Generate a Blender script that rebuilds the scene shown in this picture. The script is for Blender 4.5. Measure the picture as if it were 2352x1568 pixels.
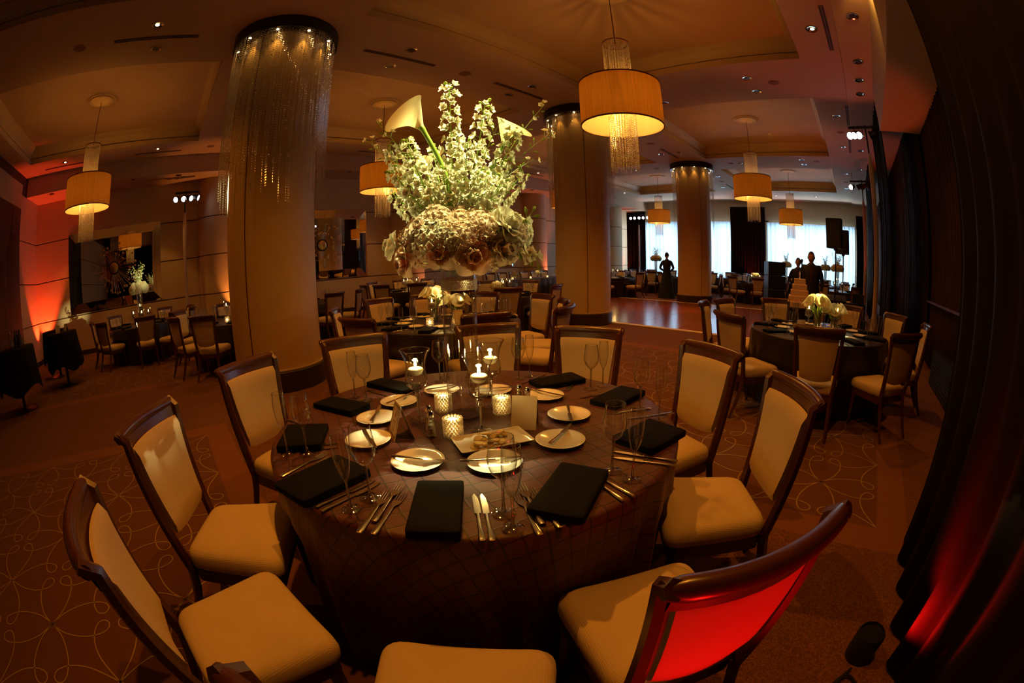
import bpy, bmesh, math, random
from math import sin, cos, pi, radians, sqrt, atan2, hypot
from mathutils import Vector, Matrix

random.seed(7)
SC = bpy.context.scene
COL = SC.collection
for _o in list(bpy.data.objects):
    bpy.data.objects.remove(_o)

# ------------------------------------------------------------------ camera
CAMZ = 1.4676
cd = bpy.data.cameras.new('camera')
cam = bpy.data.objects.new('camera', cd)
COL.objects.link(cam)
SC.camera = cam
cd.type = 'PANO'
try:
    cd.panorama_type = 'FISHEYE_EQUISOLID'; cd.fisheye_lens = 15.353; cd.fisheye_fov = pi
except Exception:
    cd.cycles.panorama_type = 'FISHEYE_EQUISOLID'; cd.cycles.fisheye_lens = 15.353; cd.cycles.fisheye_fov = pi
cd.sensor_fit = 'HORIZONTAL'
cd.sensor_width = 36.0
cd.clip_start = 0.02
_yaw, _pit, _rol = -0.7887, -0.187, -0.0221
_f = Vector((sin(_yaw) * cos(_pit), cos(_yaw) * cos(_pit), sin(_pit)))
_r = Vector((cos(_yaw), -sin(_yaw), 0))
_u = _r.cross(_f)
_r2 = _r * cos(_rol) + _u * sin(_rol)
_u2 = -_r * sin(_rol) + _u * cos(_rol)
cam.matrix_world = Matrix(((_r2.x, _u2.x, -_f.x, 0), (_r2.y, _u2.y, -_f.y, 0), (_r2.z, _u2.z, -_f.z, CAMZ), (0, 0, 0, 1)))

# ------------------------------------------------------------------ world, exposure
w = bpy.data.worlds.new('world'); SC.world = w; w.use_nodes = True
w.node_tree.nodes['Background'].inputs[0].default_value = (0.75, 0.86, 1.0, 1)
w.node_tree.nodes['Background'].inputs[1].default_value = 1.0
SC.view_settings.view_transform = 'Standard'
SC.view_settings.look = 'None'
SC.view_settings.exposure = 0.0
SC.view_settings.gamma = 1.0
SC.view_settings.use_curve_mapping = False
SC.cycles.caustics_reflective = False
SC.cycles.caustics_refractive = False
SC.cycles.max_bounces = 7
SC.cycles.diffuse_bounces = 3
SC.cycles.glossy_bounces = 4
SC.cycles.transmission_bounces = 6
SC.cycles.transparent_max_bounces = 24
SC.cycles.sample_clamp_indirect = 3.0

# light colours (tungsten, as the photograph's balance shows them)
WARM = (1.0, 0.325, 0.025)
AMB = (1.0, 0.33, 0.05)
CANDLE = (1.0, 0.66, 0.20)
PIN = (1.0, 0.93, 0.42)
RED = (1.0, 0.06, 0.02)
DAY = (0.72, 0.86, 1.0)

def light(kind, name, loc, power, color, target=None, size=0.05, angle=60, blend=0.5, sx=1, sy=1):
    l = bpy.data.lights.new(name, kind)
    l.energy = power; l.color = color
    o = bpy.data.objects.new(name, l); COL.objects.link(o); o.location = loc
    if kind == 'SPOT':
        l.spot_size = radians(angle); l.spot_blend = blend; l.shadow_soft_size = size
    elif kind == 'POINT':
        l.shadow_soft_size = size
    elif kind == 'AREA':
        l.shape = 'RECTANGLE'; l.size = sx; l.size_y = sy
    if target is not None:
        d = Vector(target) - Vector(loc)
        o.rotation_euler = d.to_track_quat('-Z', 'Y').to_euler()
    return o

# daylight behind the far sheers
light('AREA', 'daylight_left', (-8.9, 25.6, 2.3), 2700, DAY, (-8.9, 20, 2.0), sx=7.4, sy=3.6)
light('AREA', 'daylight_right', (-2.1, 25.6, 2.3), 2000, DAY, (-2.1, 20, 2.0), sx=5.4, sy=3.6)

# ------------------------------------------------------------------ materials
MATS = {}
def nm(name):
    m = bpy.data.materials.new(name); m.use_nodes = True
    nt = m.node_tree; nt.nodes.clear()
    out = nt.nodes.new('ShaderNodeOutputMaterial')
    return m, nt, out
def N(nt, t, **k):
    n = nt.nodes.new(t)
    for a, b in k.items():
        if a.startswith('i_'):
            n.inputs[a[2:].replace('_', ' ')].default_value = b
        else:
            setattr(n, a, b)
    return n
def rgba(c): return (c[0], c[1], c[2], 1)

def prin(name, col, rough=0.5, metal=0.0, spec=0.5, sheen=0.0, trans=0.0, ior=1.45, noise=None, bump=None, coat=0.0, sub=0.0, col2=None):
    if name in MATS: return MATS[name]
    m, nt, out = nm(name)
    p = N(nt, 'ShaderNodeBsdfPrincipled')
    p.inputs['Base Color'].default_value = rgba(col)
    p.inputs['Roughness'].default_value = rough
    p.inputs['Metallic'].default_value = metal
    p.inputs['Specular IOR Level'].default_value = spec
    p.inputs['Sheen Weight'].default_value = sheen
    p.inputs['Transmission Weight'].default_value = trans
    p.inputs['IOR'].default_value = ior
    p.inputs['Coat Weight'].default_value = coat
    if sub:
        p.inputs['Subsurface Weight'].default_value = sub
        p.inputs['Subsurface Radius'].default_value = (0.02, 0.012, 0.006)
    tc = N(nt, 'ShaderNodeTexCoord')
    if noise:
        s, amt = noise
        n1 = N(nt, 'ShaderNodeTexNoise'); n1.inputs['Scale'].default_value = s; n1.inputs['Detail'].default_value = 5
        nt.links.new(tc.outputs['Object'], n1.inputs['Vector'])
        mx = N(nt, 'ShaderNodeMix', data_type='RGBA')
        c2 = col2 or tuple(c * (1 - amt) for c in col)
        mx.inputs[6].default_value = rgba(col); mx.inputs[7].default_value = rgba(c2)
        nt.links.new(n1.outputs['Fac'], mx.inputs[0])
        nt.links.new(mx.outputs[2], p.inputs['Base Color'])
    if bump:
        s, st = bump
        n2 = N(nt, 'ShaderNodeTexNoise'); n2.inputs['Scale'].default_value = s; n2.inputs['Detail'].default_value = 3
        nt.links.new(tc.outputs['Object'], n2.inputs['Vector'])
        b = N(nt, 'ShaderNodeBump'); b.inputs['Strength'].default_value = st; b.inputs['Distance'].default_value = 0.01
        nt.links.new(n2.outputs['Fac'], b.inputs['Height']); nt.links.new(b.outputs[0], p.inputs['Normal'])
    nt.links.new(p.outputs[0], out.inputs[0])
    MATS[name] = m
    return m

def emis(name, col, strength):
    if name in MATS: return MATS[name]
    m, nt, out = nm(name)
    e = N(nt, 'ShaderNodeEmission'); e.inputs[0].default_value = rgba(col); e.inputs[1].default_value = strength
    nt.links.new(e.outputs[0], out.inputs[0]); MATS[name] = m
    return m

def thin_glass(name, tint=(0.96, 0.96, 0.94), boost=1.0, rough=0.02, base=0.03):
    if name in MATS: return MATS[name]
    m, nt, out = nm(name)
    t = N(nt, 'ShaderNodeBsdfTransparent'); t.inputs[0].default_value = rgba(tint)
    g = N(nt, 'ShaderNodeBsdfGlossy'); g.inputs['Roughness'].default_value = rough
    fr = N(nt, 'ShaderNodeLayerWeight'); fr.inputs['Blend'].default_value = 0.35
    ma = N(nt, 'ShaderNodeMath', operation='MULTIPLY_ADD'); ma.inputs[1].default_value = boost; ma.inputs[2].default_value = base
    ma.use_clamp = True
    nt.links.new(fr.outputs['Facing'], ma.inputs[0])
    pw = N(nt, 'ShaderNodeMath', operation='POWER'); pw.inputs[1].default_value = 2.4
    nt.links.new(fr.outputs['Facing'], pw.inputs[0]); nt.links.new(pw.outputs[0], ma.inputs[0])
    mx = N(nt, 'ShaderNodeMixShader')
    nt.links.new(ma.outputs[0], mx.inputs[0]); nt.links.new(t.outputs[0], mx.inputs[1]); nt.links.new(g.outputs[0], mx.inputs[2])
    nt.links.new(mx.outputs[0], out.inputs[0]); MATS[name] = m
    return m

def crystal(name, dif=(0.9, 0.85, 0.75), wt=(0.35, 0.3)):
    """glass bead: clear + glossy + some scatter"""
    if name in MATS: return MATS[name]
    m, nt, out = nm(name)
    t = N(nt, 'ShaderNodeBsdfTransparent')
    g = N(nt, 'ShaderNodeBsdfGlossy'); g.inputs['Roughness'].default_value = 0.12
    tr = N(nt, 'ShaderNodeBsdfTranslucent'); tr.inputs[0].default_value = rgba(dif)
    df = N(nt, 'ShaderNodeBsdfDiffuse'); df.inputs[0].default_value = rgba(dif)
    m1 = N(nt, 'ShaderNodeMixShader'); m1.inputs[0].default_value = 0.5
    nt.links.new(tr.outputs[0], m1.inputs[1]); nt.links.new(df.outputs[0], m1.inputs[2])
    m2 = N(nt, 'ShaderNodeMixShader'); m2.inputs[0].default_value = wt[0]
    nt.links.new(m1.outputs[0], m2.inputs[1]); nt.links.new(g.outputs[0], m2.inputs[2])
    m3 = N(nt, 'ShaderNodeMixShader'); m3.inputs[0].default_value = wt[1]
    nt.links.new(m2.outputs[0], m3.inputs[1]); nt.links.new(t.outputs[0], m3.inputs[2])
    nt.links.new(m3.outputs[0], out.inputs[0]); MATS[name] = m
    return m

def transl(name, dif, trn, fac=0.5, weave=None):
    if name in MATS: return MATS[name]
    m, nt, out = nm(name)
    d = N(nt, 'ShaderNodeBsdfDiffuse'); d.inputs[0].default_value = rgba(dif)
    t = N(nt, 'ShaderNodeBsdfTranslucent'); t.inputs[0].default_value = rgba(trn)
    mx = N(nt, 'ShaderNodeMixShader'); mx.inputs[0].default_value = fac
    nt.links.new(d.outputs[0], mx.inputs[1]); nt.links.new(t.outputs[0], mx.inputs[2])
    if weave:
        tc = N(nt, 'ShaderNodeTexCoord'); mp = N(nt, 'ShaderNodeMapping'); mp.inputs['Scale'].default_value = weave
        n1 = N(nt, 'ShaderNodeTexNoise'); n1.inputs['Scale'].default_value = 1; n1.inputs['Detail'].default_value = 4
        nt.links.new(tc.outputs['Object'], mp.inputs[0]); nt.links.new(mp.outputs[0], n1.inputs['Vector'])
        cm = N(nt, 'ShaderNodeMix', data_type='RGBA'); cm.inputs[6].default_value = rgba(trn)
        cm.inputs[7].default_value = rgba(tuple(c * 0.35 for c in trn))
        nt.links.new(n1.outputs['Fac'], cm.inputs[0]); nt.links.new(cm.outputs[2], t.inputs[0])
    nt.links.new(mx.outputs[0], out.inputs[0]); MATS[name] = m
    return m

def carpet(name, c1, c2, ripple):
    if name in MATS: return MATS[name]
    m, nt, out = nm(name)
    p = N(nt, 'ShaderNodeBsdfPrincipled'); p.inputs['Roughness'].default_value = 0.95
    p.inputs['Specular IOR Level'].default_value = 0.1; p.inputs['Sheen Weight'].default_value = 0.1
    tc = N(nt, 'ShaderNodeTexCoord')
    n1 = N(nt, 'ShaderNodeTexNoise'); n1.inputs['Scale'].default_value = 3.0; n1.inputs['Detail'].default_value = 8; n1.inputs['Roughness'].default_value = 0.75
    nt.links.new(tc.outputs['Object'], n1.inputs['Vector'])
    mx = N(nt, 'ShaderNodeMix', data_type='RGBA'); mx.inputs[6].default_value = rgba(c1); mx.inputs[7].default_value = rgba(c2)
    if ripple:
        wv = N(nt, 'ShaderNodeTexWave'); wv.inputs['Scale'].default_value = 13; wv.inputs['Distortion'].default_value = 14
        wv.inputs['Detail'].default_value = 2; wv.inputs['Detail Scale'].default_value = 2.6; wv.bands_direction = 'DIAGONAL'
        nt.links.new(tc.outputs['Object'], wv.inputs['Vector'])
        ad = N(nt, 'ShaderNodeMath', operation='MULTIPLY'); nt.links.new(wv.outputs['Fac'], ad.inputs[0]); nt.links.new(n1.outputs['Fac'], ad.inputs[1])
        ad2 = N(nt, 'ShaderNodeMath', operation='MULTIPLY'); ad2.inputs[1].default_value = 1.7; nt.links.new(ad.outputs[0], ad2.inputs[0])
        nt.links.new(ad2.outputs[0], mx.inputs[0])
    else:
        nt.links.new(n1.outputs['Fac'], mx.inputs[0])
    nt.links.new(mx.outputs[2], p.inputs['Base Color'])
    n2 = N(nt, 'ShaderNodeTexNoise'); n2.inputs['Scale'].default_value = 160
    nt.links.new(tc.outputs['Object'], n2.inputs['Vector'])
    b = N(nt, 'ShaderNodeBump'); b.inputs['Strength'].default_value = 0.35; b.inputs['Distance'].default_value = 0.006
    nt.links.new(n2.outputs['Fac'], b.inputs['Height']); nt.links.new(b.outputs[0], p.inputs['Normal'])
    nt.links.new(p.outputs[0], out.inputs[0]); MATS[name] = m
    return m

def pintuck(name, c1, cell=0.066, rough=0.42, sheen=0.25, line=0.14, bmp=.22):
    """taffeta cloth with a lattice of stitched tucks, on the cloth's own flat UVs"""
    if name in MATS: return MATS[name]
    m, nt, out = nm(name)
    p = N(nt, 'ShaderNodeBsdfPrincipled'); p.inputs['Roughness'].default_value = rough
    p.inputs['Sheen Weight'].default_value = sheen; p.inputs['Sheen Roughness'].default_value = 0.4
    p.inputs['Sheen Tint'].default_value = (1, 0.55, 0.4, 1)
    uv = N(nt, 'ShaderNodeUVMap')
    nz = N(nt, 'ShaderNodeTexNoise'); nz.inputs['Scale'].default_value = 9; nt.links.new(uv.outputs[0], nz.inputs['Vector'])
    mpn = N(nt, 'ShaderNodeVectorMath', operation='MULTIPLY_ADD'); mpn.inputs[1].default_value = (0.02, 0.02, 0.0)
    nt.links.new(nz.outputs['Color'], mpn.inputs[0]); nt.links.new(uv.outputs[0], mpn.inputs[2])
    mp = N(nt, 'ShaderNodeMapping'); mp.inputs['Rotation'].default_value = (0, 0, radians(16)); mp.inputs['Scale'].default_value = (1 / cell, 1 / cell, 1)
    nt.links.new(mpn.outputs[0], mp.inputs[0])
    sp = N(nt, 'ShaderNodeSeparateXYZ'); nt.links.new(mp.outputs[0], sp.inputs[0])
    ds = []
    for a in (0, 1):
        fr = N(nt, 'ShaderNodeMath', operation='FRACT'); nt.links.new(sp.outputs[a], fr.inputs[0])
        su = N(nt, 'ShaderNodeMath', operation='SUBTRACT'); su.inputs[1].default_value = 0.5; nt.links.new(fr.outputs[0], su.inputs[0])
        ab = N(nt, 'ShaderNodeMath', operation='ABSOLUTE'); nt.links.new(su.outputs[0], ab.inputs[0]); ds.append(ab)
    mn = N(nt, 'ShaderNodeMath', operation='MINIMUM'); nt.links.new(ds[0].outputs[0], mn.inputs[0]); nt.links.new(ds[1].outputs[0], mn.inputs[1])
    mr = N(nt, 'ShaderNodeMapRange'); mr.inputs[1].default_value = 0.02; mr.inputs[2].default_value = 0.055
    nt.links.new(mn.outputs[0], mr.inputs[0])
    mr2 = N(nt, 'ShaderNodeMapRange'); mr2.inputs[1].default_value = 0.0; mr2.inputs[2].default_value = 0.10
    nt.links.new(mn.outputs[0], mr2.inputs[0])
    mx = N(nt, 'ShaderNodeMix', data_type='RGBA'); mx.inputs[6].default_value = rgba(tuple(c * line for c in c1)); mx.inputs[7].default_value = rgba(c1)
    nt.links.new(mr.outputs[0], mx.inputs[0]); nt.links.new(mx.outputs[2], p.inputs['Base Color'])
    b = N(nt, 'ShaderNodeBump'); b.inputs['Strength'].default_value = bmp; b.inputs['Distance'].default_value = 0.004
    nt.links.new(mr2.outputs[0], b.inputs['Height']); nt.links.new(b.outputs[0], p.inputs['Normal'])
    nt.links.new(p.outputs[0], out.inputs[0]); MATS[name] = m
    return m

def fabric(name, col, weave=420, strength=0.25, col2=None, sheen=0.1, spec=0.15):
    if name in MATS: return MATS[name]
    m, nt, out = nm(name)
    p = N(nt, 'ShaderNodeBsdfPrincipled'); p.inputs['Roughness'].default_value = 0.8; p.inputs['Specular IOR Level'].default_value = spec
    p.inputs['Sheen Weight'].default_value = sheen
    tc = N(nt, 'ShaderNodeTexCoord')
    ws = []
    for d in ('X', 'Z', 'Y'):
        wv = N(nt, 'ShaderNodeTexWave'); wv.bands_direction = d; wv.inputs['Scale'].default_value = weave / 6.0; wv.inputs['Distortion'].default_value = 0.6
        nt.links.new(tc.outputs['Object'], wv.inputs['Vector']); ws.append(wv)
    a = N(nt, 'ShaderNodeMath', operation='ADD'); nt.links.new(ws[0].outputs['Fac'], a.inputs[0]); nt.links.new(ws[1].outputs['Fac'], a.inputs[1])
    a2 = N(nt, 'ShaderNodeMath', operation='ADD'); nt.links.new(a.outputs[0], a2.inputs[0]); nt.links.new(ws[2].outputs['Fac'], a2.inputs[1])
    b = N(nt, 'ShaderNodeBump'); b.inputs['Strength'].default_value = strength; b.inputs['Distance'].default_value = 0.002
    nt.links.new(a2.outputs[0], b.inputs['Height']); nt.links.new(b.outputs[0], p.inputs['Normal'])
    n1 = N(nt, 'ShaderNodeTexNoise'); n1.inputs['Scale'].default_value = 6; n1.inputs['Detail'].default_value = 4
    nt.links.new(tc.outputs['Object'], n1.inputs['Vector'])
    mx = N(nt, 'ShaderNodeMix', data_type='RGBA'); mx.inputs[6].default_value = rgba(col); mx.inputs[7].default_value = rgba(col2 or tuple(c * 0.85 for c in col))
    nt.links.new(n1.outputs['Fac'], mx.inputs[0]); nt.links.new(mx.outputs[2], p.inputs['Base Color'])
    nt.links.new(p.outputs[0], out.inputs[0]); MATS[name] = m
    return m

def wood(name, c1, c2, rough=0.35, sc=(3, 30, 3), coat=0.0):
    if name in MATS: return MATS[name]
    m, nt, out = nm(name)
    p = N(nt, 'ShaderNodeBsdfPrincipled'); p.inputs['Roughness'].default_value = rough; p.inputs['Coat Weight'].default_value = coat
    p.inputs['Coat Roughness'].default_value = 0.15
    tc = N(nt, 'ShaderNodeTexCoord'); mp = N(nt, 'ShaderNodeMapping'); mp.inputs['Scale'].default_value = sc
    nt.links.new(tc.outputs['Object'], mp.inputs[0])
    n1 = N(nt, 'ShaderNodeTexNoise'); n1.inputs['Scale'].default_value = 2; n1.inputs['Detail'].default_value = 6; n1.inputs['Distortion'].default_value = 0.8
    nt.links.new(mp.outputs[0], n1.inputs['Vector'])
    mx = N(nt, 'ShaderNodeMix', data_type='RGBA'); mx.inputs[6].default_value = rgba(c1); mx.inputs[7].default_value = rgba(c2)
    nt.links.new(n1.outputs['Fac'], mx.inputs[0]); nt.links.new(mx.outputs[2], p.inputs['Base Color'])
    nt.links.new(p.outputs[0], out.inputs[0]); MATS[name] = m
    return m

def striped(name, c1, c2, scale, rough=0.8):
    if name in MATS: return MATS[name]
    m, nt, out = nm(name)
    p = N(nt, 'ShaderNodeBsdfPrincipled'); p.inputs['Roughness'].default_value = rough; p.inputs['Specular IOR Level'].default_value = 0.15
    tc = N(nt, 'ShaderNodeTexCoord'); mp = N(nt, 'ShaderNodeMapping'); mp.inputs['Scale'].default_value = (scale, scale, 0.3)
    nt.links.new(tc.outputs['Object'], mp.inputs[0])
    n1 = N(nt, 'ShaderNodeTexNoise'); n1.inputs['Scale'].default_value = 1; n1.inputs['Detail'].default_value = 3
    nt.links.new(mp.outputs[0], n1.inputs['Vector'])
    mx = N(nt, 'ShaderNodeMix', data_type='RGBA'); mx.inputs[6].default_value = rgba(c1); mx.inputs[7].default_value = rgba(c2)
    nt.links.new(n1.outputs['Fac'], mx.inputs[0]); nt.links.new(mx.outputs[2], p.inputs['Base Color'])
    nt.links.new(p.outputs[0], out.inputs[0]); MATS[name] = m
    return m

CREAM = prin('cream_wall_vinyl', (0.64, 0.47, 0.28), 0.6, noise=(1.2, 0.1), bump=(90, 0.08))
CEIL = prin('ceiling_paint', (0.60, 0.41, 0.28), 0.75, noise=(0.8, 0.08), bump=(60, 0.05))
CEILUP = prin('coffer_paint', (0.56, 0.37, 0.24), 0.75, noise=(1.5, 0.12), bump=(40, 0.05))
TRIMC = prin('crown_paint', (0.48, 0.34, 0.19), 0.6)
JOINT = prin('wall_joint_brown', (0.10, 0.035, 0.02), 0.7)  # dark red-brown of the recessed wall joints
DARKBASE = prin('dark_base', (0.035, 0.02, 0.014), 0.4)
COLM = prin('column_plaster', (0.58, 0.40, 0.18), 0.5, noise=(2, 0.12), bump=(120, 0.06))
CARP = carpet('carpet_ripple', (0.10, 0.040, 0.014), (0.20, 0.078, 0.025), True)
CARPP = carpet('carpet_panel', (0.15, 0.060, 0.022), (0.11, 0.043, 0.016), False)
CARPB = carpet('carpet_border', (0.21, 0.082, 0.028), (0.175, 0.068, 0.024), False)
SCROLL = prin('carpet_scroll_yarn', (0.36, 0.25, 0.12), 0.9, spec=0.1)
DANCE = wood('dance_floor_wood', (0.24, 0.065, 0.03), (0.34, 0.10, 0.05), 0.2, (1.0, 14, 1), coat=0.35)
BRASSY = prin('floor_edge_strip', (0.80, 0.66, 0.44), 0.4)
WOODC = wood('chair_wood', (0.095, 0.027, 0.011), (0.055, 0.015, 0.007), 0.32, (8, 8, 40), coat=0.25)
UPH = fabric('chair_upholstery', (0.66, 0.52, 0.34))
NAPK = fabric('black_napkin_cloth', (0.005, 0.0045, 0.004), 500, 0.3, sheen=0.0, spec=0.12)
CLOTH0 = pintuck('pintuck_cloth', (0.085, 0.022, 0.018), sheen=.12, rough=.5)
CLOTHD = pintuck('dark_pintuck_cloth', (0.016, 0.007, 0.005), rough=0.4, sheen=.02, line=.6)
BLKC = fabric('black_cloth', (0.008, 0.006, 0.005), 300, 0.3, sheen=0.0, spec=0.1)
GLASS = thin_glass('thin_glass', (.985, .985, .975), boost=1.1, rough=.03, base=.045)
GLASSR = thin_glass('glass_rim_and_stem', (0.86, 0.86, 0.82), 1.8, 0.05, 0.32)
WATER = thin_glass('water', (0.97, 0.97, 0.95), 0.9, 0.0, 0.03)
BEAD = crystal('crystal_bead')
BEADV = crystal('votive_crystal', (1.0, 0.9, 0.7), (0.25, 0.12))
PORC = prin('white_porcelain', (0.90, 0.88, 0.80), 0.15, coat=0.6)
STEEL = prin('polished_steel', (0.75, 0.70, 0.62), 0.18, metal=1.0)
CHROME = prin('chrome', (0.85, 0.8, 0.72), 0.12, metal=1.0)
SHADE = transl('shade_fabric', (0.6, 0.42, 0.18), (0.97, 0.62, 0.16), 0.68, weave=(60, 60, 2))
SHADEIN = transl('shade_lining', (0.85, 0.72, 0.5), (0.97, 0.72, 0.3), 0.5)
SHTRIM = prin('shade_trim', (0.12, 0.03, 0.015), 0.5)
BLKM = prin('black_metal', (0.012, 0.012, 0.013), 0.45)
BLKG = prin('black_ring_gloss', (0.010, 0.010, 0.012), 0.3)
GRILL = prin('speaker_grille', (0.02, 0.022, 0.028), 0.55, bump=(300, 0.5))
MIRROR = prin('mirror_glass', (0.86, 0.86, 0.84), 0.015, metal=1.0)
GOLD = prin('aged_gold', (0.75, 0.55, 0.25), 0.3, metal=1.0)
WAX = prin('candle_wax', (0.92, 0.82, 0.6), 0.5, sub=0.3)
FLAME = emis('flame', (1.0, 0.62, 0.22), 55)
PETAL = transl('white_petal', (0.86, 0.84, 0.68), (0.85, 0.84, 0.60), 0.48)
PETALP = transl('blush_petal', (0.86, 0.72, 0.56), (0.88, 0.68, 0.46), 0.45)
CALLA = transl('calla_spathe', (0.86, 0.82, 0.62), (0.85, 0.80, 0.45), 0.35)
GREEN = prin('flower_stem_green', (0.24, 0.42, 0.04), 0.45)
GREENL = transl('bud_green', (0.35, 0.45, 0.10), (0.4, 0.5, 0.1), 0.4)
BLKDR = striped('black_drape', (0.005, 0.003, 0.003), (0.014, 0.005, 0.004), 14)
BRNDR = striped('brown_blind', (0.07, 0.03, 0.015), (0.02, 0.009, 0.006), 26)
SHEER = transl('sheer_curtain', (0.6, 0.68, 0.75), (0.80, 0.92, 1.0), 0.8, weave=(18, 1, 0.2))
PINKSC = transl('white_spandex', (0.75, 0.6, 0.55), (0.75, 0.55, 0.5), 0.4)
SUIT = prin('black_suit', (0.012, 0.010, 0.011), 0.7)
SHIRT = prin('dark_shirt', (0.06, 0.012, 0.012), 0.7)
SKIN = prin('skin', (0.45, 0.24, 0.15), 0.55)
HAIR = prin('dark_hair', (0.02, 0.012, 0.008), 0.6)
CAKE = prin('cake_fondant', (0.70, 0.48, 0.36), 0.5)
BUTTER = prin('butter', (0.80, 0.62, 0.22), 0.5)
CARDM = prin('ivory_card', (0.78, 0.66, 0.46), 0.7)
INK = prin('card_ink', (0.10, 0.04, 0.02), 0.7)
LAMPON = emis('lamp_lens_white', (1.0, 0.9, 1.0), 9)
BULB = emis('warm_bulb', (1.0, 0.62, 0.25), 25)
REDLENS = emis('red_led_lens', (1.0, 0.02, 0.01), 1.2)
PHOTO = prin('mural_sky', (0.05, 0.04, 0.035), 0.5, noise=(1.2, 0.5))
PHOTOD = prin('mural_building', (0.016, 0.012, 0.012), 0.5, noise=(6, 0.6))
VENT = prin('vent_slot', (0.02, 0.012, 0.010), 0.7)
SPARK = prin('sparkle_metal', (1.0, 0.93, 0.8), 0.18, metal=1.0)
SPKR = prin('ceiling_speaker_mesh', (0.25, 0.13, 0.08), 0.8)
DLIN = prin('dark_lamp_opening', (0.02, 0.015, 0.012), 0.5)

# ------------------------------------------------------------------ mesh building
class MB:
    def __init__(s): s.v = []; s.f = []; s.m = []; s.uv = None
    def add(s, vs, fs, mi=0, T=None):
        o = len(s.v)
        if T is not None: vs = [tuple(T @ Vector(p)) for p in vs]
        s.v.extend([tuple(p) for p in vs]); s.f.extend([tuple(i + o for i in f) for f in fs]); s.m.extend([mi] * len(fs))
        return s
    def box(s, c, d, mi=0, T=None, taper=1.0):
        x, y, z = d[0] / 2, d[1] / 2, d[2] / 2
        vs = [(c[0] + a * x * (taper if e < 0 else 1), c[1] + b * y * (taper if e < 0 else 1), c[2] + e * z) for e in (-1, 1) for a, b in ((-1, -1), (1, -1), (1, 1), (-1, 1))]
        return s.add(vs, [(3, 2, 1, 0), (4, 5, 6, 7), (0, 1, 5, 4), (1, 2, 6, 5), (2, 3, 7, 6), (3, 0, 4, 7)], mi, T)
    def lathe(s, prof, n=24, mi=0, T=None, c=(0, 0), cap=(False, False)):
        vs = []; fs = []
        for r, z in prof:
            for k in range(n):
                a = 2 * pi * k / n; vs.append((c[0] + r * cos(a), c[1] + r * sin(a), z))
        for j in range(len(prof) - 1):
            for k in range(n):
                k2 = (k + 1) % n
                fs.append((j * n + k, j * n + k2, (j + 1) * n + k2, (j + 1) * n + k))
        if cap[0]: fs.append(tuple(reversed(range(n))))
        if cap[1]: fs.append(tuple((len(prof) - 1) * n + k for k in range(n)))
        return s.add(vs, fs, mi, T)
    def surf(s, rows, mi=0, T=None, closed=False):
        n = len(rows[0]); vs = [p for r in rows for p in r]; fs = []
        for j in range(len(rows) - 1):
            for k in range(n if closed else n - 1):
                k2 = (k + 1) % n
                fs.append((j * n + k, j * n + k2, (j + 1) * n + k2, (j + 1) * n + k))
        return s.add(vs, fs, mi, T)
    def tube(s, pts, rad, n=8, mi=0, T=None, flat=1.0, cap=True):
        pts = [Vector(p) for p in pts]
        if not hasattr(rad, '__len__'): rad = [rad] * len(pts)
        vs = []; fs = []
        t0 = (pts[1] - pts[0]).normalized()
        up = Vector((0, 0, 1)) if abs(t0.z) < 0.9 else Vector((1, 0, 0))
        for i, p in enumerate(pts):
            t = (pts[min(i + 1, len(pts) - 1)] - pts[max(i - 1, 0)])
            if t.length < 1e-9: t = t0
            t.normalize()
            a = t.cross(up)
            if a.length < 1e-6: a = t.cross(Vector((0, 1, 0)))
            a.normalize(); b = a.cross(t).normalized(); up = b
            for k in range(n):
                q = 2 * pi * k / n
                vs.append(tuple(p + a * (rad[i] * cos(q)) + b * (rad[i] * flat * sin(q))))
        m = len(pts)
        for j in range(m - 1):
            for k in range(n):
                k2 = (k + 1) % n
                fs.append((j * n + k2, j * n + k, (j + 1) * n + k, (j + 1) * n + k2))
        if cap:
            fs.append(tuple(range(n))); fs.append(tuple(reversed([(m - 1) * n + k for k in range(n)])))
        return s.add(vs, fs, mi, T)
    def ball(s, c, r, nu=10, nv=6, mi=0, T=None):
        if not hasattr(r, '__len__'): r = (r, r, r)
        vs = [(c[0], c[1], c[2] - r[2])]; fs = []
        for j in range(1, nv):
            ph = -pi / 2 + pi * j / nv
            for k in range(nu):
                a = 2 * pi * k / nu
                vs.append((c[0] + r[0] * cos(ph) * cos(a), c[1] + r[1] * cos(ph) * sin(a), c[2] + r[2] * sin(ph)))
        vs.append((c[0], c[1], c[2] + r[2])); top = len(vs) - 1
        for k in range(nu):
            k2 = (k + 1) % nu
            fs.append((0, 1 + k2, 1 + k))
            for j in range(nv - 2):
                a = 1 + j * nu
                fs.append((a + k, a + k2, a + nu + k2, a + nu + k))
            a = 1 + (nv - 2) * nu
            fs.append((a + k, a + k2, top))
        return s.add(vs, fs, mi, T)
    def octa(s, c, r, h, mi=0, T=None):
        x, y, z = c
        vs = [(x, y, z - h), (x + r, y, z), (x, y + r, z), (x - r, y, z), (x, y - r, z), (x, y, z + h)]
        return s.add(vs, [(0, 2, 1), (0, 3, 2), (0, 4, 3), (0, 1, 4), (5, 1, 2), (5, 2, 3), (5, 3, 4), (5, 4, 1)], mi, T)
    def disc(s, c, r, n=24, mi=0, up=True, T=None):
        vs = [(c[0] + r * cos(2 * pi * k / n), c[1] + r * sin(2 * pi * k / n), c[2]) for k in range(n)]
        f = tuple(range(n)) if up else tuple(reversed(range(n)))
        return s.add(vs, [f], mi, T)
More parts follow.
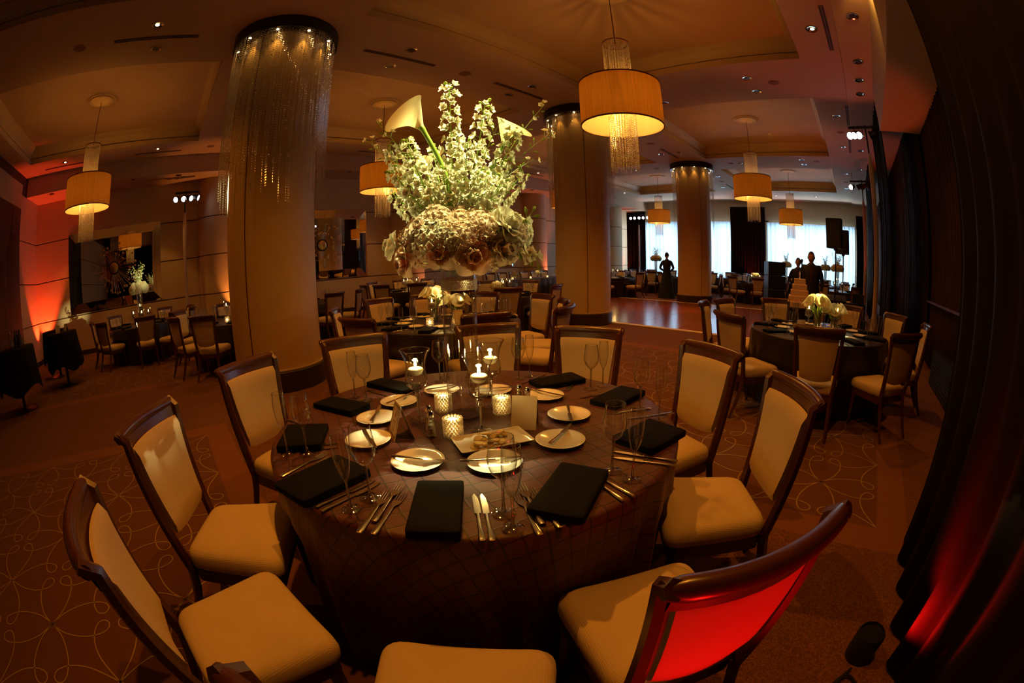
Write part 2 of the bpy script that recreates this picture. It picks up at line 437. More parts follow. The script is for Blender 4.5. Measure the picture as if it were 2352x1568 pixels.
    def poly(s, pts, th, mi=0, T=None):
        """prism: polygon pts (x,y) in local xy, thickness th in z"""
        n = len(pts)
        vs = [(p[0], p[1], 0) for p in pts] + [(p[0], p[1], th) for p in pts]
        fs = [tuple(reversed(range(n))), tuple(range(n, 2 * n))] + [(k, (k + 1) % n, n + (k + 1) % n, n + k) for k in range(n)]
        return s.add(vs, fs, mi, T)
    def mesh(s, name, mats, smooth=40, bevel=0, seg=1):
        me = bpy.data.meshes.new(name)
        me.from_pydata(s.v, [], s.f); me.update()
        if not isinstance(mats, (list, tuple)): mats = [mats]
        for m in mats: me.materials.append(m)
        if len(mats) > 1:
            me.polygons.foreach_set('material_index', s.m)
        if s.uv is not None:
            ul = me.uv_layers.new(name='UVMap')
            for l in me.loops: ul.data[l.index].uv = s.uv[l.vertex_index]
        if bevel:
            bm = bmesh.new(); bm.from_mesh(me)
            bmesh.ops.bevel(bm, geom=[e for e in bm.edges if e.calc_face_angle(0) > 0.5], offset=bevel, segments=seg, affect='EDGES', profile=0.6)
            bm.to_mesh(me); bm.free()
        if smooth:
            me.polygons.foreach_set('use_smooth', [True] * len(me.polygons))
            me.set_sharp_from_angle(angle=radians(smooth))
        return me
    def build(s, name, mats, parent=None, smooth=40, bevel=0, seg=1, loc=None, rotz=0):
        return link(name, s.mesh(name, mats, smooth, bevel, seg), parent, loc, rotz)

def link(name, me, parent=None, loc=None, rotz=0):
    o = bpy.data.objects.new(name, me); COL.objects.link(o)
    if parent is not None: o.parent = parent
    if loc is not None: o.location = loc
    if rotz: o.rotation_euler = (0, 0, rotz)
    return o
def thing(name, label, cat, loc=(0, 0, 0), rotz=0, group=None):
    o = bpy.data.objects.new(name, None); COL.objects.link(o); o.empty_display_size = 0.05
    o.location = loc; o.rotation_euler = (0, 0, rotz)
    return tag(o, label, cat, group)
def tag(o, label, cat, group=None):
    o['label'] = label; o['category'] = cat
    if group: o['group'] = group
    return o
def struct(o): o['kind'] = 'structure'; return o
KIDS = {}
def dup(root, loc, rotz=0, label=None, group=None):
    r = root.copy(); COL.objects.link(r); r.location = loc; r.rotation_euler = (0, 0, rotz)
    if label: r['label'] = label
    if group: r['group'] = group
    if root.name not in KIDS:
        KIDS[root.name] = [(c, list(c.children)) for c in root.children]
    for ch, gs in KIDS[root.name]:
        c = ch.copy(); COL.objects.link(c); c.parent = r
        for g in gs:
            d = g.copy(); COL.objects.link(d); d.parent = c
    return r
def RZ(a): return Matrix.Rotation(a, 4, 'Z')
def TR(x, y, z): return Matrix.Translation((x, y, z))

def viewdir(tx, ty, x, y, n=8):
    D = hypot(tx, ty); ux, uy = tx / D, ty / D
    dep = (x - tx) * ux + (y - ty) * uy; lat = (x - tx) * uy - (y - ty) * ux
    a = math.degrees(atan2(lat, dep)) % 360
    return ('far', 'far right', 'right', 'near right', 'near', 'near left', 'left', 'far left')[int((a + 22.5) // 45) % 8]
LMK = [('foreground column', -5.92, 1.39), ('middle column', -5.88, 8.2), ('farthest column', -5.72, 14.98), ('near pendant', -2.68, 4.7), ('second pendant', -2.6, 11.45), ('left pendant', -8.88, -2.05), ('pendant behind the flowers', -8.85, 4.75),
       ('far right pendant', -2.5, 18.3), ('far left pendant', -8.75, 18.3), ('hidden pendant', -8.8, 11.45), ('near light tree', .68, 9.5), ('far light tree', .62, 14.0), ('left light bar', -12.75, .3)]
_seen = {}
def where(kind, x, y, extra=''):
    L = sorted(LMK, key=lambda l: hypot(l[1] - x, l[2] - y))
    D = hypot(L[0][1], L[0][2])
    rel = {'far': 'beyond', 'far right': 'beyond and right of', 'right': 'right of', 'near right': 'before and right of', 'near': 'before', 'near left': 'before and left of', 'left': 'left of', 'far left': 'beyond and left of'}
    s_ = kind + ' ' + rel[viewdir(L[0][1], L[0][2], x, y)] + ' the ' + L[0][0]
    if s_ in _seen: s_ += ', ' + rel[viewdir(L[1][1], L[1][2], x, y)] + ' the ' + L[1][0]
    _seen[s_] = 1
    return s_

# ================================================================== THE ROOM
XL, XR, YN, YF = -13.58, 1.95, -5.1, 24.2
CZ = 5.0
# ---- floor: carpet with panels and borders, dance floor on top
PX = [(-4.4, 0.52), (-12.3, -7.38)]
PY = [(2.55, 6.47), (-3.83, 0.09), (15.6, 19.5)]
BW = 0.25
def fl_zone(x, y):
    for a, b in PX:
        for c, d in PY:
            if a < x < b and c < y < d: return 1
            if a - BW < x < b + BW and c - BW < y < d + BW: return 2
    return 0
xs = sorted({XL - 0.3, XR + 0.3} | {v for a, b in PX for v in (a - BW, a, b, b + BW)})
ys = sorted({YN - 0.3, YF + 0.3} | {v for c, d in PY for v in (c - BW, c, d, d + BW)})
m = MB()
for i in range(len(xs) - 1):
    for j in range(len(ys) - 1):
        z = fl_zone((xs[i] + xs[i + 1]) / 2, (ys[j] + ys[j + 1]) / 2)
        m.add([(xs[i], ys[j], 0), (xs[i + 1], ys[j], 0), (xs[i + 1], ys[j + 1], 0), (xs[i], ys[j + 1], 0)], [(0, 1, 2, 3)], z)
m.box(((XL + XR) / 2, (YN + YF) / 2, -0.11), (XR - XL + 0.6, YF - YN + 0.6, 0.2), 0)
floor = struct(m.build('floor', [CARP, CARPP, CARPB], smooth=0))
# woven scrollwork of the carpet panels, one motif copied in eight turns
def catmull(P, n=7):
    out = []
    for i in range(len(P) - 1):
        p0 = P[max(i - 1, 0)]; p1 = P[i]; p2 = P[i + 1]; p3 = P[min(i + 2, len(P) - 1)]
        for k in range(n):
            t = k / n
            out.append(tuple(0.5 * ((2 * p1[a]) + (-p0[a] + p2[a]) * t + (2 * p0[a] - 5 * p1[a] + 4 * p2[a] - p3[a]) * t * t + (-p0[a] + 3 * p1[a] - 3 * p2[a] + p3[a]) * t ** 3) for a in range(len(p1))))
    out.append(tuple(P[-1])); return out
SW = catmull([(0, 0), (.09, .075), (.19, .12), (.30, .143), (.40, .135), (.455, .105), (.465, .06), (.43, .03), (.385, .045), (.355, .11), (.352, .20), (.375, .29), (.42, .38), (.5, .5)], 5)
def scroll_mesh(name, x0, y0, nx, ny, pitch, wd=0.0085):
    m = MB()
    for i in range(nx):
        for j in range(ny):
            cx = x0 + (i + .5) * pitch; cy = y0 + (j + .5) * pitch
            for k in range(8):
                pts = []
                for (a, b) in SW:
                    if k & 1: a, b = b, a
                    if k & 2: a = -a
                    if k & 4: b = -b
                    pts.append((cx + a * pitch, cy + b * pitch))
                L = []
                for q in range(len(pts)):
                    p, n_ = pts[max(q - 1, 0)], pts[min(q + 1, len(pts) - 1)]
                    dx, dy = n_[0] - p[0], n_[1] - p[1]; d = hypot(dx, dy) or 1
                    ox, oy = -dy / d * wd / 2, dx / d * wd / 2
                    L.append([(pts[q][0] - ox, pts[q][1] - oy, .0022), (pts[q][0] + ox, pts[q][1] + oy, .0022)])
                m.surf(L)
    o = m.build(name, SCROLL, floor, smooth=0); o['kind'] = 'stuff'; return o
for i, (a, b) in enumerate(PX):
    for j, (c, d) in enumerate(PY[:2] if i == 0 else PY[1:2]):
        o = scroll_mesh('carpet_scrollwork', b - 4.9, d - 3.92, 5, 4, 0.98)
# dance floor: parquet sections, one object each
df = thing('dance_floor', 'glossy reddish brown wooden dance floor laid over the carpet beyond the columns', 'dance floor', (-9.3, 8.62, 0))
dm = MB().box((0.6, 0.6, 0.012), (1.192, 1.192, 0.02)).mesh('parquet_section', DANCE, 0, bevel=0.002)
NDX, NDY = 7, 5
for i in range(NDX):
    for j in range(NDY):
        o = link('parquet_section', dm, df, (i * 1.2 * .94, j * 1.2 * .94, (i + j) % 2 * .0004)); o.scale = (.94, .94, 1)
DFX, DFY = NDX * 1.128, NDY * 1.128
for c_, d_ in (((DFX / 2, -0.07, 0.012), (DFX + .28, 0.14, 0.024)), ((DFX / 2, DFY + .07, 0.012), (DFX + .28, 0.14, 0.024)), ((-.07, DFY / 2, 0.012), (.14, DFY, 0.024)), ((DFX + .07, DFY / 2, 0.012), (.14, DFY, 0.024))):
    MB().box(c_, d_).build('edge_strip', BRASSY, df, smooth=0, bevel=.006)

# ---- ceiling with coffers
CX = [(-11.07, -6.72), (-4.85, -0.42)]
CY = [(-4.6, 0.5), (2.2, 7.1), (9.0, 14.1), (15.9, 20.9)]
m = MB()
cxs = sorted({XL - .3, XR + .3} | {v for p in CX for v in p}); cys = sorted({YN - .3, YF + .3} | {v for p in CY for v in p})
for i in range(len(cxs) - 1):
    for j in range(len(cys) - 1):
        mx_, my_ = (cxs[i] + cxs[i + 1]) / 2, (cys[j] + cys[j + 1]) / 2
        if any(a < mx_ < b for a, b in CX) and any(c < my_ < d for c, d in CY): continue
        m.box((mx_, my_, CZ + .06), (cxs[i + 1] - cxs[i], cys[j + 1] - cys[j], 0.12))
m.box(((XL + XR) / 2, (YN + YF) / 2, 5.62), (XR - XL + .6, YF - YN + .6, 0.1))
ceiling = struct(m.build('ceiling', CEIL, smooth=0))
for a, b in CX:
    for c, d in CY:
        cm_ = MB()
        def ring(off, z): o_ = off - .004 if z < CZ + .125 and off < .01 else off; return [(a - o_, c - o_, z), (b + o_, c - o_, z), (b + o_, d + o_, z), (a - o_, d + o_, z)]
        prof = [(0, CZ + .001), (0, CZ + .12), (.05, CZ + .12), (.05, CZ + .15), (.02, CZ + .155), (.0, CZ + .22), (-.06, CZ + .30), (-.14, CZ + .36), (-.15, CZ + .40)]
        cm_.surf([ring(o_, z_) for o_, z_ in prof], closed=True)
        t = cm_.build('coffer_crown', TRIMC, ceiling, smooth=0)
        MB().box(((a + b) / 2, (c + d) / 2, CZ + .415), (b - a + .1, d - c + .1, .03)).build('coffer_panel', CEILUP, ceiling, smooth=0)
# lower soffit along the left wall and fascia
struct(MB().box((-12.94, (YN + YF) / 2, 4.76), (1.28, YF - YN, 0.54)).build('trim_1', CEIL, smooth=0))['label'] = 'dropped ceiling strip along the left wall'
struct(MB().box((1.16, (YN + YF) / 2 + .4, 4.99), (1.6, YF - YN, 0.1)).build('trim_2', CEIL, smooth=0))
# deep soffit box near the camera on the right
struct(MB().box((1.52, 2.0, 4.6), (1.16, 13.2, 0.82)).build('trim_3', CREAM, smooth=0))
# far wall above windows is lower header
def wallbox(name, x0, x1, y0, y1, z0, z1, mat): return struct(MB().box(((x0 + x1) / 2, (y0 + y1) / 2, (z0 + z1) / 2), (x1 - x0, y1 - y0, z1 - z0)).build(name, mat, smooth=0))
wl = wallbox('wall_left', XL - .3, XL - .03, YN - .3, YF + .3, 0, 5.6, JOINT)
wallbox('wall_right', XR, XR + .3, YN - .3, YF + .3, 0, 5.6, BLKDR)
wn = wallbox('wall_near', XL - .3, XR + .3, YN - .33, YN - .03, 0, 5.6, JOINT)
wb = wallbox('wall_back', XL, XR, YN - .36, YN - .30, 0, 5.6, JOINT)
bpy.data.objects.remove(wb)
# far wall: header, piers, sill
m = MB()
m.box(((XL + XR) / 2, YF + .15, 4.7), (XR - XL + .6, .3, 1.8))
m.box((-13.25, YF + .15, 2.2), (1.1, .3, 3.4)); m.box((-5.65, YF + .15, 2.2), (2.0, .3, 3.4)); m.box((1.3, YF + .15, 2.2), (1.6, .3, 3.4))
m.box(((XL + XR) / 2, YF + .15, .25), (XR - XL + .6, .3, .5))
wf = struct(m.build('wall_far', CREAM, smooth=0))
GREYM = prin('window_frame_paint', (0.10, 0.11, 0.12), 0.5)
for k, (x0, x1, n) in enumerate(((-12.7, -6.65, 5), (-4.65, .5, 4))):
    wi = struct(MB().box(((x0 + x1) / 2, YF + .1, 3.76), (x1 - x0, .12, .08)).box(((x0 + x1) / 2, YF + .1, .54), (x1 - x0, .12, .08)).build('window_%d' % (k + 1), GREYM, smooth=0))
    for q in range(n + 1):
        xx = x0 + (x1 - x0) * q / n
        MB().box((xx, YF + .1, 2.15), (.09, .1, 3.2)).build('mullion', GREYM, wi, smooth=0)
    for q in range(n):
        xa = x0 + (x1 - x0) * q / n + .05; xb = x0 + (x1 - x0) * (q + 1) / n - .05
        MB().box(((xa + xb) / 2, YF + .12, 2.15), (xb - xa, .008, 3.14)).build('pane', GLASS, wi, smooth=0)

def drape_rows(p0, p1, z0, z1, amp, folds, nz=6, seed=0, pinch=0.0, n=None):
    rnd = random.Random(seed)
    dx, dy = p1[0] - p0[0], p1[1] - p0[1]; L = hypot(dx, dy); ux, uy = dx / L, dy / L
    n = n or folds * 8
    ph = [rnd.uniform(-.9, .9) for _ in range(folds + 2)]; am = [rnd.uniform(.55, 1.25) for _ in range(folds + 2)]
    rows = []
    for j in range(nz + 1):
        t = j / nz; z = z0 + (z1 - z0) * t; r = []
        for i in range(n + 1):
            s_ = i / n; f = s_ * folds; k = int(f)
            a = amp * am[min(k, folds)] * (1 - .25 * t)
            off = a * sin(2 * pi * f + ph[0] * .6 * sin(3 * t) + .5 * sin(f * 1.7 + ph[1]))
            r.append((p0[0] + ux * L * s_ - uy * off, p0[1] + uy * L * s_ + ux * off, z))
        rows.append(r)
    return rows
def drape(name, mat, label, cat, p0, p1, z0, z1, amp, folds, seed=0, nz=6, group=None, th=.006):
    m = MB().surf(drape_rows(p0, p1, z0, z1, amp, folds, nz, seed))
    o = m.build(name, mat, smooth=60)
    md = o.modifiers.new('thick', 'SOLIDIFY'); md.thickness = th
    return tag(o, label, cat, group)
drape('sheer_curtain', SHEER, 'white sheer curtain glowing with daylight left of the dark centre drape', 'curtain', (-12.6, 23.95), (-6.6, 23.95), .05, 3.78, .05, 26, 1, th=.002)
drape('sheer_curtain', SHEER, 'white sheer curtain glowing with daylight behind the loudspeakers', 'curtain', (-4.7, 23.95), (.45, 23.95), .05, 3.78, .05, 22, 2, th=.002)
drape('dark_drape', BLKDR, 'tall dark drape hanging between the two bright windows', 'curtain', (-6.75, 23.5), (-4.7, 23.5), .03, 4.55, .06, 12, 3)
drape('dark_drape', BLKDR, 'dark drape in the far corner behind the row of stage lights', 'curtain', (-13.3, 23.2), (-12.0, 23.2), .03, 4.35, .05, 7, 4)
drape('dark_drape', BLKDR, 'narrow dark drape at the right edge of the far windows', 'curtain', (.55, 23.4), (1.1, 23.4), .03, 4.3, .05, 4, 5)

# ---- left wall: cream vinyl courses between recessed joints
half_y = [1.43, 8.23, 15.0, 21.8]
seams = [(0.13, 1.105), (1.135, 2.215), (2.245, 3.325), (3.355, 4.49)]
edges = [YN] + [v for y in half_y for v in (y - .66, y + .66)] + [YF]
bays = [(edges[i], edges[i + 1]) for i in range(0, len(edges), 2)]
for y0, y1 in bays:
    for z0, z1 in seams:
        MB().box((XL - .012, (y0 + y1) / 2, (z0 + z1) / 2), (.036, y1 - y0, z1 - z0)).build('wall_panel', CREAM, wl, smooth=0, bevel=.004)
    struct(MB().box((XL + .012, (y0 + y1) / 2, .065), (.05, y1 - y0, .13)).build('baseboard_left', DARKBASE, smooth=0, bevel=.004))
def arc_panel(cx, cy, R, a0, a1, z0, z1, n=28):
    m = MB(); r0 = []; 
    out = [(cx + R * cos(a0 + (a1 - a0) * k / n), cy + R * sin(a0 + (a1 - a0) * k / n)) for k in range(n + 1)]
    inn = [(cx + (R - .05) * cos(a0 + (a1 - a0) * k / n), cy + (R - .05) * sin(a0 + (a1 - a0) * k / n)) for k in range(n + 1)]
    m.surf([[(x, y, z0) for x, y in inn], [(x, y, z0) for x, y in out], [(x, y, z1) for x, y in out], [(x, y, z1) for x, y in inn]])
    return m
for i, y in enumerate(half_y):
    hc = MB().lathe([(.655, 0), (.655, 4.5)], 40, c=(XL - .05, y)).build('column', JOINT)
    struct(hc); hc['label'] = 'round engaged column on the left wall'
    for z0, z1 in seams:
        arc_panel(XL - .05, y, .68, -pi / 2, pi / 2, z0, z1).build('column_panel', CREAM, hc)
    arc_panel(XL - .05, y, .695, -pi / 2, pi / 2, 0.0, .13).build('column_base', DARKBASE, hc)
# near wall (left part in view)
for x0, x1 in ((XL, -11.86), (-11.86, -6.2), (-6.2, -.6), (-.6, XR)):
    if x0 > -11.8 and x0 < -6.5: continue
    for z0, z1 in seams:
        MB().box(((x0 + x1) / 2, YN - .012, (z0 + z1) / 2), (x1 - x0, .036, z1 - z0)).build('wall_panel', CREAM, wn, smooth=0, bevel=.004)
struct(MB().box((-11.9 - .84, YN + .012, .065), (1.66, .05, .13)).build('baseboard_near', DARKBASE, smooth=0))
struct(MB().box(((-11.86 - 6.2) / 2, YN - .02, 4.45), (5.66, .03, .6)).build('trim_4', CREAM, smooth=0))
# city mural on the near wall
mu = thing('wall_mural', 'large dark city skyline photo mural at the left edge, tower with a spire', 'mural', (-9.03, YN + .01, .1))
MB().box((0, 0, 2.03), (5.64, .02, 4.0)).build('mural_sheet', PHOTO, mu, smooth=0)
rnd = random.Random(4)
x = -2.75
while x < 2.6:
    wd = rnd.uniform(.28, .6); h = rnd.uniform(1.5, 2.9)
    if -2.45 < x < -2.1: wd, h = .55, 3.0
    MB().box((x + wd / 2, .0125, h / 2 + .03), (wd, .005, h)).build('printed_tower', PHOTOD, mu, smooth=0)
    x += wd + .01
m = MB().box((-2.1, .0135, 3.15), (.3, .004, .35)).box((-2.1, .0135, 3.4), (.14, .004, .25)).box((-2.1, .0135, 3.7), (.03, .004, .45))
m.build('printed_spire', PHOTOD, mu, smooth=0)

# ---- mirrors with sunburst ornaments
def wall_mirror(y, label, full=True):
    t = thing('wall_mirror', label, 'mirror', (XL + .012, y, 2.29), 0)
    W2, H2, fw = 1.64, 1.13, .27
    MB().box((.045, 0, 0), (.02, 2 * (W2 - fw), 2 * (H2 - fw))).build('mirror_pane', MIRROR, t, smooth=0)
    # bevelled mirror frame of slabs, tilted outwards
    for sgn, ax in ((1, 'y'), (-1, 'y'), (1, 'z'), (-1, 'z')):
        if ax == 'z':
            n = 3
            for k in range(n):
                a = -W2 + 2 * W2 * k / n; b = -W2 + 2 * W2 * (k + 1) / n
                ia, ib = (a if k > 0 else a + fw), (b if k < n - 1 else b - fw)
                vs = [(.055, ia, sgn * (H2 - fw)), (.055, ib, sgn * (H2 - fw)), (.012, b, sgn * H2), (.012, a, sgn * H2)]
                m = MB().add(vs + [(0, p[1], p[2]) for p in vs], [(0, 1, 2, 3) if sgn > 0 else (3, 2, 1, 0), (4, 5, 1, 0), (5, 6, 2, 1), (6, 7, 3, 2), (7, 4, 0, 3)])
                m.build('frame_mirror_strip', MIRROR, t, smooth=0)
        else:
            n = 2
            for k in range(n):
                a = -H2 + 2 * H2 * k / n; b = -H2 + 2 * H2 * (k + 1) / n
                ia, ib = (a if k > 0 else a + fw), (b if k < n - 1 else b - fw)
                vs = [(.055, sgn * (W2 - fw), ia), (.055, sgn * (W2 - fw), ib), (.012, sgn * W2, b), (.012, sgn * W2, a)]
                m = MB().add(vs + [(0, p[1], p[2]) for p in vs], [(3, 2, 1, 0) if sgn > 0 else (0, 1, 2, 3), (4, 5, 1, 0), (5, 6, 2, 1), (6, 7, 3, 2), (7, 4, 0, 3)])
                m.build('frame_mirror_strip', MIRROR, t, smooth=0)
    MB().box((.006, 0, 0), (.012, 2 * W2, 2 * H2)).build('backing', DARKBASE, t, smooth=0)
    return t
wall_mirror(-2.14, 'wide facet framed wall mirror left of the foreground column, reflecting lamps')
wall_mirror(4.98, 'wide facet framed wall mirror just right of the foreground column')
wall_mirror(12.0, 'wide wall mirror mostly hidden behind the tall flowers')
wall_mirror(18.45, 'wide wall mirror showing as a sliver beside the middle column')
def sunburst(y, label):
    t = thing('sunburst_ornament', label, 'ornament', (XL + .10, y, 2.26), 0)
    rd = random.Random(int(y * 10))
    dm_ = MB(); TY = Matrix.Rotation(pi / 2, 4, 'Y')
    dm_.lathe([(0.0, .035), (.1, .03), (.15, .012), (.155, 0)], 28, T=TY); dm_.build('centre_mirror', GOLD, t)
    MB().lathe([(.155, -.01), (.185, .012), (.195, 0), (.185, -.014)], 28, T=TY).build('centre_ring', BLKM, t)
    n = 56
    r_ = MB(); discs = []
    for k in range(n):
        a = 2 * pi * k / n + rd.uniform(-.03, .03); L = rd.choice([.42, .55, .66, .74]) * rd.uniform(.92, 1.05)
        r_.tube([(0, .17 * cos(a), .17 * sin(a)), (rd.uniform(0, .03), L * cos(a), L * sin(a))], .0028, 4)
        discs.append((L * cos(a), L * sin(a), rd.choice([.022, .03, .036])))
    r_.build('spoke_rays', GOLD, t)['kind'] = 'stuff'
    for (py, pz, rr) in discs:
        d_ = MB().lathe([(0, .012), (rr, .006), (rr, -.004)], 12, T=TR(.02, py, pz) @ TY)
        d_.build('ray_disc', GOLD, t)
sunburst(-2.1, 'round gold sunburst ornament in front of the left wall mirror')
sunburst(4.95, 'gold sunburst ornament beside the foreground column, half hidden')

# ---- free-standing columns with bead curtains
def column(x, y, label, seed):
    c = thing('column', label, 'column', (x, y, 0)); c['kind'] = 'structure'
    del c['category']
    MB().lathe([(.63, .27), (.63, 5.0)], 64).build('column_shaft', COLM, c)
    MB().lathe([(.665, 0), (.665, .255), (.65, .27), (.63, .272)], 64).build('column_plinth', DARKBASE, c)
    MB().lathe([(.632, .272), (.652, .274), (.652, .29), (.632, .293)], 64).build('column_trim_ring', TRIMC, c)
    for a in (.15, 2.24, 4.34):
        a += -.95
        MB().box((.631, 0, 2.64), (.006, .014, 4.7), T=RZ(a)).build('column_joint', JOINT, c, smooth=0)
    return c
def bead_curtain(x, y, label, seed, n=170, scale=1.0):
    t = thing('bead_curtain', label, 'bead curtain', (x, y, 0))
    m = MB().lathe([(.68, 4.80), (.81, 4.80), (.815, 4.82), (.815, 4.985), (.80, 5.0), (.66, 5.0)], 64)
    m.build('ceiling_ring', BLKG, t)
    rd = random.Random(seed); b = MB()
    for k in range(n):
        a = 2 * pi * k / n + rd.uniform(-.01, .01); rr = rd.choice([.71, .745, .775])
        L = rd.choice([1.0, 1.4, 1.7, 2.0, 2.2]) * rd.uniform(.85, 1.1)
        if rd.random() < .08: L = 2.45
        z = 4.79; cx, cy = rr * cos(a), rr * sin(a)
        while z > 4.79 - L:
            b.octa((cx, cy, z), .0078 * scale, .012)
            z -= .034
    b.build('crystal_strands', BEAD, t, smooth=0)['kind'] = 'stuff'
    b = MB()
    for k in range(420):
        a = rd.uniform(0, 2 * pi); rr = rd.choice([.71, .745, .775]); z = 4.78 - 2.0 * rd.random() ** 1.6
        b.octa((rr * cos(a), rr * sin(a), z), .011 * scale, .014)
    b.build('sparkle_beads', SPARK, t, smooth=0)['kind'] = 'stuff'  # added bright metal beads that stand in for sparkle on the strands
    for k in range(10):
        a = 2 * pi * (k + .3) / 10
        MB().lathe([(0, 4.793), (.016, 4.793), (.022, 4.80)], 10, c=(.725 * cos(a), .725 * sin(a))).build('ring_lamp', BULB, t)
        light('SPOT', 'ring_light', (x + .705 * cos(a), y + .705 * sin(a), 4.775), 7.0, (1, .50, .10), (x + .67 * cos(a), y + .67 * sin(a), 3.0), size=.02, angle=75, blend=.7)
    return t
for (x, y, lab, lab2) in ((-5.92, 1.39, 'thick round cream column in the left foreground', 'crystal bead curtain hanging from the black ring of the left foreground column'),
                          (-5.88, 8.2, 'round cream column right of the flowers, behind the near pendant', 'crystal bead curtain around the middle column right of the flowers'),
                          (-5.72, 14.98, 'round cream column standing beyond the dance floor', 'crystal bead curtain around the farthest column by the windows')):
    column(x, y, lab, 1)
    bead_curtain(x, y, lab2, int(y), 240 if y < 10 else 150)

# ---- pendants
def pendant(x, y, label):
    t = thing('pendant_lamp', label, 'lamp', (x, y, 0), group='drum pendants with crystal strands')
    MB().lathe([(0, 5.345), (.1, 5.345), (.13, 5.36), (.24, 5.372), (.27, 5.36), (.30, 5.36), (.31, 5.38), (.36, 5.385), (.37, 5.4)], 40).build('ceiling_medallion', TRIMC, t)
    MB().tube([(0, 0, 5.35), (0, 0, 4.44)], .007, 6).build('cord', SHTRIM, t)
    sh = MB().lathe([(.53, 3.18), (.532, 3.48), (.53, 3.78)], 56).build('lamp_shade', SHADE, t)
    MB().lathe([(.524, 3.182), (.526, 3.48), (.524, 3.778)], 56).build('shade_lining', SHADEIN, sh)
    for z_ in (3.184, 3.776): MB().lathe([(.522, z_ - .008), (.536, z_ - .008), (.536, z_ + .008), (.522, z_ + .008)], 56).build('shade_trim', SHTRIM, sh)
    b = MB(); rd = random.Random(3)
    for ring_, n in ((.175, 34), (.10, 16)):
        for k in range(n):
            a = 2 * pi * k / n; cx, cy = ring_ * cos(a), ring_ * sin(a)
            z = 4.42; zb = 2.58 + (0.06 if ring_ < .15 else 0) + rd.choice([0, 0, .05])
            while z > zb:
                b.octa((cx, cy, z), .0085, .012); z -= .0265
    b.build('crystal_strands', BEAD, t, smooth=0)['kind'] = 'stuff'
    fr = MB().lathe([(.165, 4.43), (.185, 4.43), (.185, 4.445), (.165, 4.445)], 32).build('strand_frame', SHTRIM, t)
    for k in range(3):
        a = 2 * pi * k / 3
        MB().tube([(0, 0, 4.44), (.175 * cos(a), .175 * sin(a), 4.44)], .004, 4).build('frame_spoke', SHTRIM, fr)
        MB().tube([(.175 * cos(a), .175 * sin(a), 3.77), (.525 * cos(a), .525 * sin(a), 3.77)], .004, 4).build('frame_spoke', SHTRIM, fr)
    for k in range(4):
        a = 2 * pi * k / 4 + .4
        MB().ball((.3 * cos(a), .3 * sin(a), 3.5), .03, 8, 6).build('bulb', BULB, t)
        MB().tube([(.3 * cos(a), .3 * sin(a), 3.525), (.3 * cos(a), .3 * sin(a), 3.62), (.25 * cos(a), .25 * sin(a), 3.63), (.12 * cos(a), .12 * sin(a), 3.63)], [.014, .012, .006, .005], 6).build('bulb_holder', SHTRIM, t)
    return t
PEND = [(-2.68, 4.7, 'near drum pendant lamp hanging top centre right of the flowers'),
        (-2.6, 11.45, 'drum pendant lamp second from the camera over the dance floor side'),
        (-8.88, -2.05, 'drum pendant lamp in front of the left wall mirror'),
        (-8.85, 4.75, 'drum pendant lamp behind the left side of the tall flowers'),
        (-2.5, 18.3, 'far drum pendant lamp right of the farthest column'),
        (-8.75, 18.3, 'far drum pendant lamp left of the farthest column'),
        (-8.8, 11.45, 'drum pendant lamp hidden behind the middle column')]
pp = None
for x, y, lab in PEND:
    if pp is None: pp = pendant(x, y, lab)
    else: dup(pp, (x, y, 0), 0, lab)
    light('POINT', 'pendant_light', (x, y, 3.50), 82, (1, .40, .055), size=.10)

# ---- ceiling fittings
light('SPOT', 'strip_graze', (.82, 4.6, 4.86), 34, (1, .52, .10), (.95, 8.4, 4.25), size=.02, angle=70, blend=.6)
DL = [(-5.52, -.72, 1), (-6.22, -.71, 0), (-5.52, 3.38, 0), (-6.21, 3.39, 0), (-5.5, 6.17, 0), (-6.15, 6.16, 0), (-.04, 6.07, 1), (-.04, 2.0, 0), (-.04, -1.2, 0),
      (-1.62, 7.8, 0), (-1.6, 8.5, 0), (.04, 10.17, 0), (.08, 12.89, 0), (-3.77, 8.55, 0), (-6.0, 12.97, 0), (-5.37, 12.98, 0), (-1.45, 14.6, 0), (-1.44, 15.27, 0), (-3.8, 15.0, 0),
      (-6.05, 10.3, 0), (-5.4, 10.3, 0), (-6.0, 17.2, 0), (-5.4, 17.2, 0), (-6.0, 19.8, 0), (-5.4, 19.8, 0), (.1, 16.6, 0), (.1, 19.6, 0), (-9.6, 8.0, 0), (-8.0, 8.0, 0), (-9.6, 15.0, 0), (-8.0, 15.0, 0),
      (-11.52, -3.52, 1), (-11.51, -.64, 1), (-11.5, 3.4, 1), (-11.5, 6.2, 1), (-11.5, 10.3, 1), (-11.5, 13.1, 1), (-11.5, 17.2, 1), (-11.5, 19.9, 1), (-3.8, 22.3, 0), (-1.6, 22.3, 0), (-8.2, 22.3, 0)]
def dl_root(z, on, lab):
    t = thing('downlight', lab, 'downlight', (0, 0, z))
    MB().lathe([(.095, 0), (.105, -.006), (.10, -.012), (.085, -.010), (.06, -.003)], 24).build('trim_ring', CHROME, t)
    MB().lathe([(.0, -.0035), (.062, -.0035)], 20).build('recess_shade_disc', DLIN, t)  # flat dark disc, the shade of the lamp hole put into its colour
    if on: MB().lathe([(.0, -.006), (.034, -.006)], 16, c=(.012, 0)).build('lamp_lens', BULB, t)
    return t
dl0 = dl_root(CZ, 0, 'x'); dl1 = dl_root(CZ, 1, 'x')
first = {0: True, 1: True}
def put_dl(x, y, z, on, group, lab):
    src = dl1 if on else dl0
    if first[on]:
        first[on] = False; o = src; o.location = (x, y, z)
    else: o = dup(src, (x, y, z))
    o['label'] = lab; o['group'] = group
